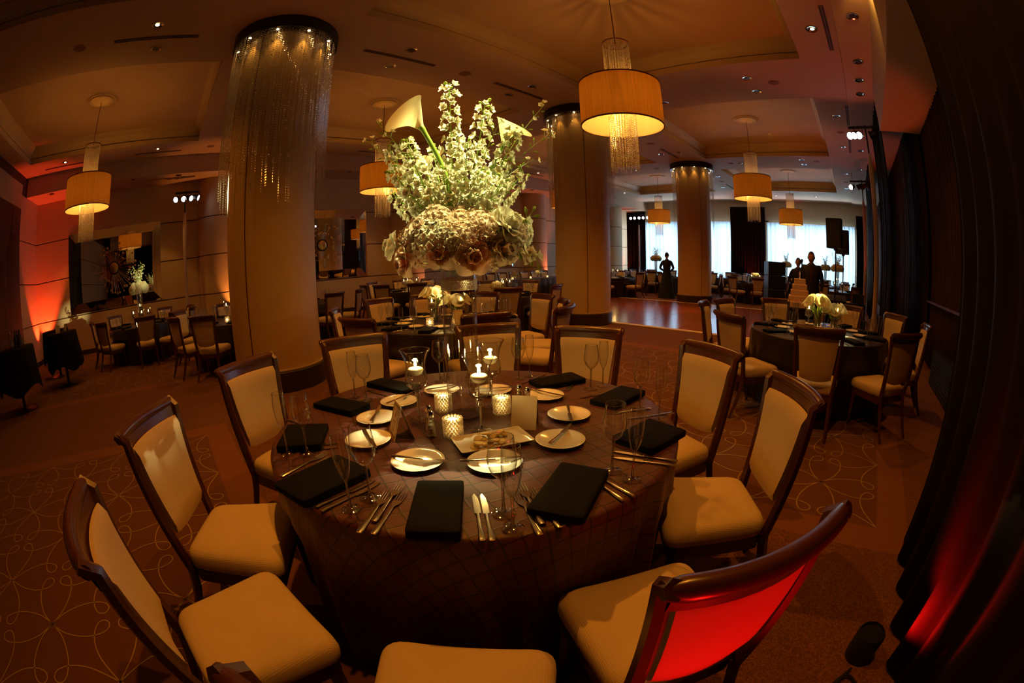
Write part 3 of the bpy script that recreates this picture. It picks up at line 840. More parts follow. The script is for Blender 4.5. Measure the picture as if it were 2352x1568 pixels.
for x, y, on in DL:
    if on: lab, g = (where('lit recessed downlight', x, y), 'lit recessed downlights')
    else: lab, g = (where('unlit chrome downlight', x, y), 'unlit recessed downlights')
    put_dl(x, y, CZ, on, g, lab)
for y in (-4.2, -1.4, .05, 3.0, 5.5, 7.0, 9.6, 12.4, 13.8, 16.4, 19.0):
    put_dl(-12.5 if y < 14 else -12.55, y, 4.49, 0, 'downlights of the dropped left ceiling', where('small dropped ceiling downlight', -12.5, y))
for y in (5.6, 7.1, 7.9, 8.6, 11.5, 13.0, 15.5):
    put_dl(.66, y, 4.94, 0, 'downlights of the right ceiling strip', where('small right strip downlight', .66, y))
for (x, y) in ((-11.52, -3.52), (-11.51, -.64), (-11.5, 6.2), (-11.5, 13.1), (-11.5, 19.9)):
    light('SPOT', 'wall_washer', (x - .42, y, 4.96), 60, (1, .46, .08), (x - .52, y, 4.0), size=.02, angle=62, blend=.25)
for (x, y, p) in ((-5.5, -.7, 130), (-.1, 6.0, 150), (-4.6, 5.0, 290), (-9.2, 8.1, 220), (-5.6, 11.6, 230), (-9.0, 15.0, 220), (-2.2, 8.0, 260), (-1.4, 15.0, 190), (-.2, 1.2, 190), (-2.7, 1.4, 320), (-9.0, 1.3, 150), (-11.4, -.6, 60), (-11.4, 6.2, 100), (-3.0, 22.2, 90)):  # general ceiling light, mostly added fill with no fitting at the spot
    light('SPOT', 'ceiling_fill_beam', (x, y, 4.92), p, WARM, (x, y, 0), size=.05, angle=105, blend=.9)
# slot vents, speakers
vent = thing('slot_vent', 'x', 'vent', (0, 0, 0))
MB().box((0, 0, -.004), (.085, 1.4, .008)).build('vent_frame', SPKR, vent, smooth=0)
MB().box((-.022, 0, -.0075), (.024, 1.36, .006)).build('vent_blade', VENT, vent, smooth=0)
MB().box((.022, 0, -.0075), (.024, 1.36, .006)).build('vent_blade', VENT, vent, smooth=0)
VV = [(-5.87, -.73, 'long dark slot vent between two downlights at the top left'), (-11.8, -.64, 'slot vent over the left wall mirror side of the coffer'), (-5.85, 3.39, 'slot vent between two downlights above the flowers, nearer the foreground column'),
      (-5.83, 6.18, 'slot vent above the flowers in front of the middle column'), (.21, 6.1, 'longest looking slot vent at the top right'), (.33, 10.15, 'slot vent at right beside the stage light tree'), (.33, 12.84, 'slot vent beyond the near light tree on the right'),
      (.38, 16.9, 'farthest slot vent on the right ceiling edge'), (-5.7, 13.0, 'slot vent just before the farthest column'), (-5.6, 19.8, 'slot vent beyond the farthest column'), (-11.8, -3.6, 'slot vent behind the left pendant'), (-11.8, 6.2, 'slot vent on the left ceiling edge behind the flowers'), (-11.8, 13.1, 'slot vent above a lit wedge on the far left fascia')]
for i, (x, y, lab) in enumerate(VV):
    o = vent if i == 0 else dup(vent, (0, 0, 0))
    o.location = (x, y, CZ); o['label'] = lab
sp_me = MB().lathe([(0, -.006), (.1, -.006), (.115, 0)], 28).mesh('ceiling_speaker', SPKR)
for (x, y) in ((-5.9, -2.04), (-5.84, 4.75), (-1.14, 8.11), (.08, 11.48), (-4.17, 14.97), (-.94, 14.85), (-5.71, 11.62), (-7.19, 15.02), (.1, 18.2), (-5.6, 18.4), (-11.6, 0.9)):
    tag(link('ceiling_speaker', sp_me, loc=(x, y, CZ)), where('round brown ceiling loudspeaker', x, y), 'speaker', 'round ceiling loudspeakers')
# smoke detector
tag(MB().lathe([(0, -.05), (.05, -.045), (.06, 0)], 16).build('smoke_detector', PORC, loc=(-2.2, 12.9, 5.4)), 'small white smoke detector on the second coffer', 'detector')

# ---- right side: drapes, blinds, grilles
drape('black_drape', BLKDR, 'tall black foreground drape filling the right edge of the view', 'curtain', (.70, -1.6), (.74, 2.42), .02, 4.99, .055, 15, 11, nz=10)
drape('black_drape', BLKDR, 'return fold of the black foreground drape running to the wall', 'curtain', (.74, 2.44), (1.9, 2.9), .02, 4.17, .05, 5, 12)
drape('black_drape', BLKDR, 'dark full height drape at right under the deep soffit corner', 'curtain', (1.0, 8.95), (1.0, 11.4), .02, 4.93, .05, 9, 13)
drape('black_drape', BLKDR, 'dark full height drape on the right beyond the near light tree', 'curtain', (.95, 14.6), (1.0, 18.5), .02, 4.93, .05, 10, 14)
drape('brown_curtain', BRNDR, 'brown vertically pleated curtain behind the right table', 'curtain', (1.86, 3.2), (1.86, 8.6), .06, 4.18, .03, 36, 15)
drape('brown_curtain', BRNDR, 'brown pleated curtain further along the right wall', 'curtain', (1.86, 8.9), (1.86, 23.3), .06, 4.9, .03, 70, 16)
struct(MB().box((1.80, 5.9, 1.12), (.05, 5.4, .035)).build('trim_5', SHTRIM, smooth=0))  # thin dark rail crossing in front of the curtain, clear of the wall
hg = thing('floor_heater', 'low dark louvred heater against the right wall behind the right table', 'heater', (1.72, 6.2, 0))
MB().box((0, 0, .26), (.16, 1.5, .5)).build('heater_body', BLKM, hg, smooth=0)
for k in range(9):
    MB().box((-.09, 0, .06 + k * .05), (.02, 1.44, .015)).build('louvre', GRILL, hg, smooth=0)

# ================================================================== FURNITURE
def rrect(wb, wf_, y0, y1, rad, n=5):
    """rounded trapezoid outline, width wb at y0 (back) and wf_ at y1 (front)"""
    c = [(-wb / 2, y0), (wb / 2, y0), (wf_ / 2, y1), (-wf_ / 2, y1)]
    out = []
    for i in range(4):
        p0 = Vector(c[i - 1]); p = Vector(c[i]); p1 = Vector(c[(i + 1) % 4])
        a = (p0 - p).normalized(); b = (p1 - p).normalized()
        s = p + a * rad; e = p + b * rad
        for k in range(n + 1):
            t = k / n
            q = s * (1 - t) ** 2 + p * 2 * t * (1 - t) + e * t * t
            out.append((q.x, q.y))
    return out
def layered(m, outline, levels, cen, mi=0, caps=(1, 1)):
    rows = [[(cen[0] + (x - cen[0]) * s_, cen[1] + (y - cen[1]) * s_, z) for x, y in outline] for s_, z in levels]
    m.surf(rows, mi, closed=True)
    n = len(outline)
    if caps[0]: m.add(rows[0], [tuple(reversed(range(n)))], mi)
    if caps[1]: m.add(rows[-1], [tuple(range(n))], mi)
    return m
# chair local frame: sitter looks +Y, origin on the floor under the top rail centre
def back_y(t): return .085 - .10 * t + .025 * t * t * t
def bow(u): return -.045 * (1 - u * u)       # centre of the back bows rearward
def make_chair():
    t = thing('dining_chair', 'x', 'chair')
    oc = (0, .33)
    ol = rrect(.42, .50, .10, .56, .07)
    m = layered(MB(), ol, [(.93, .385), (.99, .40), (1.0, .425), (.985, .45), (.94, .468), (.85, .481), (.6, .489), (.25, .491)], oc)
    m.build('seat', UPH, t, smooth=70)
    layered(MB(), rrect(.40, .465, .11, .535, .04), [(1, .325), (1, .386)], oc).build('seat_frame', WOODC, t)
    for sx in (-1, 1):
        MB().tube([(sx * .205, .50, .37), (sx * .208, .505, .2), (sx * .212, .51, 0)], [.030, .024, .017], 4).build('leg', WOODC, t, smooth=0, bevel=.003)
        MB().tube([(sx * .185, .10, .40), (sx * .187, .075, .28), (sx * .192, .02, .12), (sx * .198, -.04, 0)], [.028, .027, .023, .018], 4).build('leg', WOODC, t, smooth=0, bevel=.003)
    for sx in (-1, 1):
        bf = MB()
        pts = []; rad = []
        for k in range(9):
            q = k / 8; z = .37 + q * .585
            xx = sx * (.185 + .042 * q); pts.append((xx, back_y(q) + .012, z)); rad.append(.026 - .004 * q)
        pts.append((sx * .235, -.022, .985)); rad.append(.022)
        bf.tube(pts, rad, 6, flat=.95)
        bf.build('back_post', WOODC, t)
    # scrolled, bowed top rail
    rows = []
    sec = []
    for k in range(12):
        a = 2 * pi * k / 12; sec.append((cos(a), sin(a)))
    for i in range(15):
        u = -1 + 2 * i / 14; x = u * .247; f = 1 if abs(u) < .95 else .72
        y0 = bow(u) + .002
        rows.append([(x, y0 + .026 * f * c_ - .006, .972 + .028 * f * s_) for c_, s_ in sec])
    rl = MB().surf(rows, closed=True)
    rl.add(rows[0], [tuple(range(12))]); rl.add(rows[-1], [tuple(reversed(range(12)))])
    # flat crest under the scroll
    r2 = []
    for i in range(13):
        u = -1 + 2 * i / 12; x = u * .225
        r2.append([(x, bow(u) + .026, .905), (x, bow(u) + .012, .975), (x, bow(u) - .016, .975), (x, bow(u) + .002, .905)])
    rl.surf(r2, closed=True)
    rl.build('top_rail', WOODC, t, smooth=50)
    # upholstered back panel
    nu, nv = 10, 12; fr, bk = [], []
    for j in range(nv + 1):
        q = j / nv; z = .535 + q * .385; hw = .155 + .042 * q
        edge = 0.004 if j in (0, nv) else 0.02
        zb = (z - .37) / .585
        fr.append([]); bk.append([])
        for i in range(nu + 1):
            u = -1 + 2 * i / nu; x = u * hw
            th = edge if abs(u) > .98 else (.024 if edge > .01 else .008)
            yc = back_y(zb) + .012 + bow(u * .85) * (0.3 + .7 * zb) + .012
            zz = z - (.025 * (1 - u * u) if j == 0 else 0)
            fr[-1].append((x, yc + th, zz)); bk[-1].append((x, yc - th * .8, zz))
    b = MB()
    ring = []
    for j in range(nv + 1):
        ring.append(fr[j] + bk[j][::-1])
    b.surf(ring, closed=True)
    n = len(ring[0]); b.add(ring[0], [tuple(range(n))]); b.add(ring[-1], [tuple(reversed(range(n)))])
    b.build('backrest', UPH, t, smooth=60)
    return t
chair0 = make_chair(); chair_used = [False]
def put_chair(x, y, deg, label, group):
    """deg: heading the sitter looks to, in degrees"""
    rz = radians(deg) - pi / 2
    if not chair_used[0]:
        chair_used[0] = True; chair0.location = (x, y, 0); chair0.rotation_euler = (0, 0, rz); o = chair0
        o['label'] = label; o['group'] = group
    else: o = dup(chair0, (x, y, 0), rz, label, group)
    return o

# ---- tables with floor-length cloths
def sst(a, b, x):
    t = min(max((x - a) / (b - a), 0), 1); return t * t * (3 - 2 * t)
def table(cx, cy, R, label, mat, tlabel, seed=0, nseg=240, folds=26, H=.76, chairs=()):
    ch = [(atan2(y_ - cy, x_ - cx), hypot(x_ - cx, y_ - cy) - .585) for x_, y_ in chairs]
    t = thing('banquet_table', tlabel, 'table', (cx, cy, 0))
    MB().lathe([(0, H - .03), (R - .015, H - .03), (R - .01, H - .02), (R - .01, H - .006), (0, H - .006)], 48).build('tabletop', WOODC, t)
    for k in range(4):
        a = pi / 4 + k * pi / 2
        MB().tube([(.55 * R * cos(a), .55 * R * sin(a), H - .03), (.6 * R * cos(a), .6 * R * sin(a), 0)], .018, 6).build('leg', BLKM, t)
    rd = random.Random(seed)
    ph = [rd.uniform(0, 6.28) for _ in range(4)]
    m = MB(); rows = []; uvs = []
    prof = [(0.0, H, 0), (.3, H, 0), (.6, H, 0), (R - .02, H, 0), (R - .004, H - .003, 0), (R + .003, H - .014, 0)]
    for k in range(1, 11):
        q = k / 10; prof.append((R + .004 + .012 * q, H - .014 - (H - .026) * q, q))
    flat = 0; last = None
    for (r, z, q) in prof:
        if last: flat += hypot(r - last[0], z - last[1])
        last = (r, z)
        row = []
        for k in range(nseg):
            a = 2 * pi * k / nseg
            w_ = .5 + .5 * sin(folds * a + ph[0] + 1.3 * sin(3 * a + ph[1]) + .8 * sin(7 * a + ph[2]))
            w_ = w_ ** 1.5 * (0.6 + .4 * sin(5 * a + ph[3]))
            rr = r + q ** .7 * (.050 * w_ - .018)
            for ca, cr in ch:
                if cr < rr:
                    da = abs((a - ca + pi) % (2 * pi) - pi)
                    if da < .48: rr = rr + (max(cr / max(cos(da), .8) * (1 - .03 * (da > .25)), .5) - rr) * (1 - sst(.30, .46, da)) * (1 - sst(.50, .60, z))
            row.append((rr * cos(a), rr * sin(a), z)); uvs.append((flat * cos(a), flat * sin(a)))
        rows.append(row)
    m.surf(rows, closed=True); m.uv = uvs
    o = m.build('tablecloth', mat, smooth=70, loc=(cx, cy, 0))
    return tag(o, label, 'tablecloth')
T0 = (-1.45, 1.17)

FC = 'chairs around the foreground table'
CH0 = (
    (-2.76, 1.21, -9, 'dining chair at the foreground table in front of the thick column, just right of it'),
    (-2.38, 2.12, -28, 'dining chair seen straight through the tall glass vase behind the foreground table'),
    (-1.72, 2.46, -70, 'dining chair right of the vase at the far side of the foreground table'),
    (-.79, 2.37, -116, 'dining chair at the right far side of the foreground table, beside the carpet scrolls'),
    (-.20, 1.83, -144, 'dining chair at the right of the foreground table with its pale seat in full view'),
    (-.05, .71, 147, 'dining chair lower right with red light on the back of its backrest'),
    (-2.56, .39, 31, 'dining chair left of the foreground table, its back overlapping the thick column'),
    (-1.84, -.22, 60, 'dining chair second from the left with its tall back over the carpet scrolls'),
    (-1.05, -.41, 98, 'leftmost dining chair seen almost edge on with a large pale seat'),
    (-.285, .055, 133, 'dining chair at the bottom edge, only its pale seat and a bit of rail showing'))
for (x, y, d, lab) in CH0: put_chair(x, y, d, lab, FC)
table(T0[0], T0[1], .914, 'dark brown lattice tucked tablecloth on the foreground round table', CLOTH0, 'round banquet table in the foreground under the brown cloth', 1, 420, 26, chairs=[(c[0], c[1]) for c in CH0])

# ---- other tables
TABS = {
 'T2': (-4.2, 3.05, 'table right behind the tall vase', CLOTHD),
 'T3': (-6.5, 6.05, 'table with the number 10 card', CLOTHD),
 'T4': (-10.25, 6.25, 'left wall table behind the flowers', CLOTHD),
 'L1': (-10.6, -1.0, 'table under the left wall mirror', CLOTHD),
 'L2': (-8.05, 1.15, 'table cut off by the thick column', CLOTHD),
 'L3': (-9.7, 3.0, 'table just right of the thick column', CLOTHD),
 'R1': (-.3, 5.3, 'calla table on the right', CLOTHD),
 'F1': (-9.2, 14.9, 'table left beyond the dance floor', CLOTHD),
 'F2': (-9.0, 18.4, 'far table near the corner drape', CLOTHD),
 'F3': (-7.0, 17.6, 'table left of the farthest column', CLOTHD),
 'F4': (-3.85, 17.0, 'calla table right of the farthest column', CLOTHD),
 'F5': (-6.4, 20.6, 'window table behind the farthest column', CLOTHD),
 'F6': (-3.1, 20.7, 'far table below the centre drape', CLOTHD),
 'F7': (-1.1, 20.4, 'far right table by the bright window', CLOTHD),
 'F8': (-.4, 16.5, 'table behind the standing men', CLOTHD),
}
MEAS = {
 'T2': [(-4.92, 1.96), (-3.76, 1.69), (-5.6, 2.9), (-3.91, 4.49), (-2.75, 3.51), (-2.96, 2.61)],
 'T3': [(-5.37, 5.27), (-7.65, 6.75), (-6.77, 7.39), (-5.30, 6.39)],
 'T4': [(-10.35, 4.90), (-11.44, 5.79), (-9.55, 5.02), (-8.95, 5.71)],
 'L1': [(-9.63, -1.95), (-10.42, -2.35), (-9.16, -.78), (-9.30, -.02), (-11.75, -1.9), (-11.9, -.4)],
 'L2': [(-6.80, .37), (-9.4, 1.1), (-8.84, .02)],
 'L3': [(-8.35, 3.3)],
 'R1': [(-.23, 3.82), (-1.19, 4.11), (-1.79, 5.04), (-1.71, 5.67), (-1.13, 6.48), (.05, 6.68), (.78, 6.15), (1.12, 5.31), (.68, 4.2)],
 'F1': [(-8.35, 15.95), (-7.8, 14.6)], 'F2': [(-8.6, 17.1)], 'F3': [(-7.91, 16.5), (-6.4, 16.4)], 'F4': [(-4.48, 15.75), (-3.42, 15.64), (-5.2, 16.7)], 'F8': [(-.9, 15.18)]}
RLAB = {'R1': ['dark backed dining chair nearest the camera at the right calla table', 'dining chair at the front left of the right calla table, seat toward the camera', 'dining chair seen from its side beside the dance floor edge, left of the right calla table',
               'dining chair facing the camera at the far left of the right calla table', 'dining chair facing the camera behind the glasses of the right calla table', 'dining chair facing the camera behind the callas of the right table',
               'dining chair against the dark drape at the far right of the right calla table', 'dining chair seen edge on at the far right near the heater', 'dark backed dining chair lower right of the right calla table'],
        'T2': ['dining chair just right of the thick column with spotlight on its backrest', 'dark curved chair back in front of the table behind the vase, left side', 'dining chair facing the camera left of the table behind the vase', 'dining chair at the right far side of the table behind the vase', 'dining chair behind the vase table, rail against the middle column', 'dark chair back right behind the glass vase'],
        'T3': ['dark chair back in front of the number 10 table', 'dining chair facing the camera on the far side of the number 10 table', 'dining chair facing the camera at the right far side of the number 10 table', 'dining chair seen from behind at the right of the number 10 table']}
ALLCH = [(c[0], c[1]) for c in CH0]
for ti, (k, (tx, ty, lab, mt)) in enumerate(TABS.items()):
    mine = []
    ms = MEAS.get(k, [])
    angs = []
    for i, (x, y) in enumerate(ms):
        a = atan2(y - ty, x - tx); angs.append(a)
        R_ = max(hypot(x - tx, y - ty), 1.34); x, y = tx + R_ * cos(a), ty + R_ * sin(a)
        L = RLAB[k][i] if k in RLAB else 'dining chair drawn up at the ' + viewdir(tx, ty, x, y) + ' of the ' + lab
        put_chair(x, y, math.degrees(a) + 180, L, 'chairs at the ' + lab); mine.append((x, y)); ALLCH.append((x, y))
    if k == 'R1':
        table(tx, ty, .90, 'dark cloth of the ' + lab, mt, lab + ', under its cloth', ti + 10, 200, 22, chairs=mine); continue
    best = None
    for o_ in range(36):
        s_ = 0
        for a in angs:
            d = (math.degrees(a) - o_) % 36; s_ += min(d, 36 - d) ** 2
        if best is None or s_ < best[0]: best = (s_, o_)
    step = 36 if k[0] != 'F' else 45
    for q in range(360 // step):
        a = radians(best[1] + q * step)
        if all(abs((a - b + pi) % (2 * pi) - pi) > radians(27) for b in angs):
            x, y = tx + 1.42 * cos(a), ty + 1.42 * sin(a)
            if x < XL + .45 or (x > .45 and ty > 9) or any(hypot(x - p[0], y - p[1]) < .72 for p in ALLCH): continue
            if any(hypot(x - v[0], y - v[1]) < 1.2 for kk, v in TABS.items() if kk != k): continue
            if any(hypot(x - cx_, y - cy_) < .98 for cx_, cy_ in ((-5.92, 1.39), (-5.88, 8.2), (-5.72, 14.98))): continue
            if any(hypot(x - cx_, y - cy_) < 1.0 for cx_, cy_ in ((XL, 1.43), (XL, 8.23), (XL, 15.0), (XL, 21.8), (-12.75, .3), (-7.15, 15.6))): continue
            put_chair(x, y, math.degrees(a) + 180, 'dining chair at the ' + viewdir(tx, ty, x, y) + ' of the ' + lab, 'chairs at the ' + lab); mine.append((x, y)); ALLCH.append((x, y))
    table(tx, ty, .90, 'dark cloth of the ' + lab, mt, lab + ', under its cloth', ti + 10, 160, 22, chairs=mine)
# long head table by the left wall
ht = thing('head_table', 'long dark draped table along the far left wall', 'table', (-11.3, 12.4, 0))
MB().box((0, 0, .74), (.76, 4.6, .03)).build('tabletop', WOODC, ht, smooth=0)
for sx in (-1, 1):
    for sy in (-1, 1): MB().tube([(sx * .3, sy * 2.1, .73), (sx * .3, sy * 2.1, 0)], .02, 6).build('leg', BLKM, ht)
rows = []
for (e, z) in ((0, .762), (0.001, .76), (.02, .745), (.03, .4), (.045, .012)):
    row = []
    P_ = []
    n1, n2 = 60, 10
    for i in range(n2): P_.append((-.39 + .78 * i / n2, -2.31, 0, -1))
    for i in range(n1): P_.append((.39, -2.31 + 4.62 * i / n1, 1, 0))
    for i in range(n2): P_.append((.39 - .78 * i / n2, 2.31, 0, 1))
    for i in range(n1): P_.append((-.39, 2.31 - 4.62 * i / n1, -1, 0))
    for i, (x, y, nx, ny) in enumerate(P_):
        f = e + (.02 * sin(i * 1.5) if z < .5 else 0); row.append((x + nx * f, y + ny * f, z))
    rows.append(row)
m = MB().surf(rows, closed=True); m.add(rows[0], [tuple(range(len(rows[0])))])
m.uv = [(v[0] + (v[2] if abs(v[0]) > .3 else 0), v[1]) for v in m.v]
tag(m.build('tablecloth', CLOTHD, smooth=50, loc=(-11.3, 12.4, 0)), 'long dark cloth on the head table along the far left wall', 'tablecloth')
for i in range(7):
    put_chair(-12.30, 10.5 + i * .62, 0, ('first', 'second', 'third', 'fourth', 'fifth', 'sixth', 'seventh')[i] + ' dining chair from the near end of the long head table', 'chairs at the long head table')

# ================================================================== TABLEWARE
def glass_parts(kind):
    if kind == 'wine':
        bowl = [(.006, .118), (.018, .124), (.032, .140), (.040, .162), (.042, .180), (.038, .215), (.034, .248)]
        stem = [(.0345, .0008), (.036, .002), (.030, .0045), (.012, .008), (.0055, .016), (.0042, .05), (.0045, .10), (.008, .118)]
    elif kind == 'flute':
        bowl = [(.005, .105), (.013, .115), (.021, .140), (.0265, .175), (.0275, .205), (.026, .235), (.0245, .256)]
        stem = [(.031, .0008), (.0325, .002), (.026, .0045), (.010, .008), (.005, .016), (.0038, .05), (.004, .09), (.006, .106)]
    inner = [(max(r - .0011, .001), z + .001) for r, z in reversed(bowl)]
    return bowl + inner, stem
def make_glass(kind, split=True):
    b, s_ = glass_parts(kind)
    nm_ = {'wine': 'wine_glass', 'flute': 'champagne_flute'}[kind]
    if split:
        t = thing(nm_, 'x', 'glass')
        MB().lathe(b, 28).build('bowl', GLASS, t, smooth=60)
        rr = b[len(b) // 2 - 1][0]; zz = b[len(b) // 2 - 1][1]
        MB().lathe([(rr - .0006, zz - .001), (rr + .0004, zz - .0004), (rr + .0003, zz + .0008), (rr - .001, zz + .0008)], 28).build('rim', GLASSR, t)
        MB().lathe(s_, 24).build('stem', GLASSR, t, smooth=60)
        return t
    m = MB().lathe(b, 12, 0).lathe(s_, 10, 1)
    return m.mesh(nm_, [GLASS, GLASSR], 60)
TZ = .7605
def napkin_mesh(L=.30, W=.135, seed=0):
    rd = random.Random(seed); rows = []; m = MB()
    ol = rrect(W, W, -L / 2, L / 2, .012, 3)
    layered(m, ol, [(.97, .0), (1.0, .003), (1.0, .0085), (.985, .011), (1.0, .012), (1.0, .017), (.985, .019), (1.0, .021), (.995, .0265), (.96, .0285), (.8, .0295), (.4, .0300)], (0, 0))
    m.v = [(x + .003 * sin(40 * y + seed), y, z * (1 + .12 * sin(14 * x + 9 * y + seed))) for x, y, z in m.v]
    return m.mesh('folded_napkin', NAPK, 50)
def plate_mesh(R=.098):
    return MB().lathe([(0, .006), (.05, .006), (.06, .0075), (.088, .014), (R, .0185), (R + .0012, .0195), (R, .0205), (.086, .0168), (.06, .0105), (.052, .0088), (0, .0088)], 48).lathe([(.0, .001), (.05, .001), (.052, 0), (.056, .0), (.058, .007)], 32).mesh('bread_plate', PORC, 60)
def knife_mesh(L=.235):
    m = MB()
    m.tube([(0, -L / 2, .004), (0, -L / 2 + .01, .005), (0, -L / 2 + .05, .0045), (0, -L / 2 + .125, .004)], [.007, .0085, .0065, .0045], 8, flat=.45)
    pts = [(-.008, .0), (.0085, .0), (.0095, .04), (.006, .085), (-.002, .108), (-.0085, .095), (-.0085, .0)]
    m.poly([(x, y - L / 2 + .125) for x, y in pts[:6]], .0018, 0, TR(0, 0, .003))
    return m.mesh('table_knife', STEEL, 30)
def fork_mesh(L=.21):
    m = MB()
    m.tube([(0, -L / 2, .004), (0, -L / 2 + .01, .005), (0, -L / 2 + .06, .0048), (0, L / 2 - .085, .006)], [.007, .009, .0055, .003], 8, flat=.4)
    y0 = L / 2 - .085
    m.surf([[(-.003, y0, .006), (.003, y0, .006)], [(-.011, y0 + .018, .004), (.011, y0 + .018, .004)], [(-.0125, y0 + .035, .0032), (.0125, y0 + .035, .0032)]])
    m.surf([[(.003, y0, .0045), (-.003, y0, .0045)], [(.011, y0 + .018, .0025), (-.011, y0 + .018, .0025)], [(.0125, y0 + .035, .0016), (-.0125, y0 + .035, .0016)]])
    for k in range(4):
        x = -.0105 + k * .007
        m.tube([(x, y0 + .033, .0028), (x, y0 + .06, .004), (x, y0 + .085, .0075)], [.0019, .0017, .0008], 4)
    return m.mesh('table_fork', STEEL, 40)
NAPM = [napkin_mesh(seed=k) for k in range(3)]
PLM = plate_mesh(); KNM = knife_mesh(); BKM = knife_mesh(.19); FKM = fork_mesh()
wg = make_glass('wine'); fg = make_glass('flute')
used = {}
def put(root, x, y, z, rz, label, group=None):
    if root.name not in used:
        used[root.name] = 1; root.location = (x, y, z); root.rotation_euler = (0, 0, rz); o = root; o['label'] = label
        if group: o['group'] = group
        return o
    return dup(root, (x, y, z), rz, label, group)
def place(me, name, x, y, z, rz, label, cat, group=None):
    return tag(link(name, me, None, (x, y, z), rz), label, cat, group)
PLT = [(-1.239, .738, (-1.319, .675), (-1.164, .789), 'in the front left middle, before the number card'), (-1.038, .931, (-1.11, .84), (-1.0, .98), 'behind the front pair of glasses, under the butter dish'),
       (-.988, 1.237, (-.973, 1.138), (-1.037, 1.362), 'at the right, just right of the butter dish'), (-1.140, 1.488, (-1.22, 1.578), (-1.074, 1.416), 'on the right, behind the plate beside the butter dish'),
       (-1.41, 1.634, (-1.526, 1.646), (-1.325, 1.657), 'right of the salt and pepper on the far right side'), (-1.682, 1.52, (-1.728, 1.447), (-1.637, 1.581), 'at the back behind the centre candle goblet'),
       (-1.892, 1.327, (-1.932, 1.243), (-1.88, 1.441), 'at the back left of the vase'), (-1.891, 1.05, (-1.875, .967), (-1.934, 1.142), 'at the left just behind the number card'),
       (-1.751, .843, (-1.695, .78), (-1.852, .914), 'left of the number card'), (-1.544, .689, (-1.632, .717), (-1.47, .675), 'seen through the left wine glass')]
for (x, y, k0, k1, lab) in PLT:
    place(PLM, 'bread_plate', x, y, TZ, 0, 'white bread plate ' + lab, 'plate', 'bread plates on the foreground table')
    a = atan2(k1[1] - k0[1], k1[0] - k0[0]) - pi / 2
    o = place(BKM, 'butter_knife', (k0[0] + k1[0]) / 2, (k0[1] + k1[1]) / 2, TZ + .0205, a, 'butter knife across the plate ' + lab.split(',')[0], 'knife', 'butter knives on the foreground table')
NAPS = [(-.93, .600, -42, .30, .15, 'front left, between forks and knives'), (-.705, .945, -70, .32, .17, 'front right, largest in view'), (-.715, 1.485, -97, .26, .2, 'at the right rim behind the wine glasses'),
        (-1.09, 1.84, -2 + 90, .30, .16, 'at the right far side before the scroll carpet'), (-1.53, 1.88, 70, .30, .16, 'at the far side left of the two back glasses'), (-2.16, 1.17, 15, .34, .13, 'at the far left before the chair by the column'),
        (-2.04, .78, 20, .30, .15, 'at the left behind the pair of left glasses'), (-1.75, .47, -30, .26, .2, 'at the left rim beside the pair of glasses'), (-1.32, .39, -75, .30, .2, 'front left under the tall glasses')]
for i, (x, y, d, L, W, lab) in enumerate(NAPS):
    o = place(NAPM[i % 3], 'folded_napkin', x, y, TZ, radians(d) - pi / 2, 'folded black napkin ' + lab, 'napkin', 'napkins on the foreground table')
    o.scale = (W / .135, L / .30, 1.0)
GLS = [((-1.132, .481), (-1.106, .398), 'front left'), ((-.785, .731), (-.712, .695), 'front centre overlapping a plate'), ((-.696, 1.159), (-.606, 1.146), 'at the right with red glints'), ((-1.597, .431), (-1.648, .358), 'at the left rim'),
       ((-2.071, .947), (-2.168, .923), 'far left before a chair back'), ((-2.074, 1.447), (-2.13, 1.52), 'behind the left candle goblet'), ((-1.777, 1.814), (-1.754, 1.889), 'behind the salt and pepper'), ((-1.311, 1.905), (-1.291, 1.995), 'at the right far side before a chair back'), ((-.927, 1.772), (-.782, 1.688), 'at the far right over the carpet')]
for a, b, lab in GLS:
    put(wg, a[0], a[1], TZ, 0, 'empty wine glass ' + lab, 'wine glasses on the foreground table')
    put(fg, b[0], b[1], TZ, 0, 'empty champagne flute ' + lab, 'champagne flutes on the foreground table')
FKS = [((-1.136, .559), (-.969, .351), 'outer fork left of the front left napkin'), ((-1.151, .621), (-.989, .411), 'middle fork left of the front left napkin'), ((-1.097, .593), (-.94, .383), 'inner fork left of the front left napkin'),
       ((-.845, .844), (-.64, .723), 'fork nearest the front glasses'), ((-.868, .884), (-.664, .762), 'middle fork beside the front right napkin'), ((-.845, .894), (-.613, .78), 'fork touching the front right napkin'),
       ((-1.494, .485), (-1.413, .263), 'fork at the left rim'), ((-1.549, .493), (-1.462, .282), 'fork at the left rim, farther in'), ((-1.40, 1.79), (-1.46, 2.0), 'fork at the far side'), ((-1.02, 1.62), (-.90, 1.80), 'fork at the right beyond the plate'), ((-1.98, 1.58), (-2.14, 1.72), 'fork behind the vase')]
for i, (p, q, lab) in enumerate(FKS):
    a = atan2(p[1] - q[1], p[0] - q[0]) - pi / 2
    place(FKM, 'table_fork', (p[0] + q[0]) / 2, (p[1] + q[1]) / 2, TZ + (.004 if i in (1, 4) else 0), a, 'steel ' + lab, 'fork', 'forks on the foreground table').scale = (1.25, 1.2, 1)
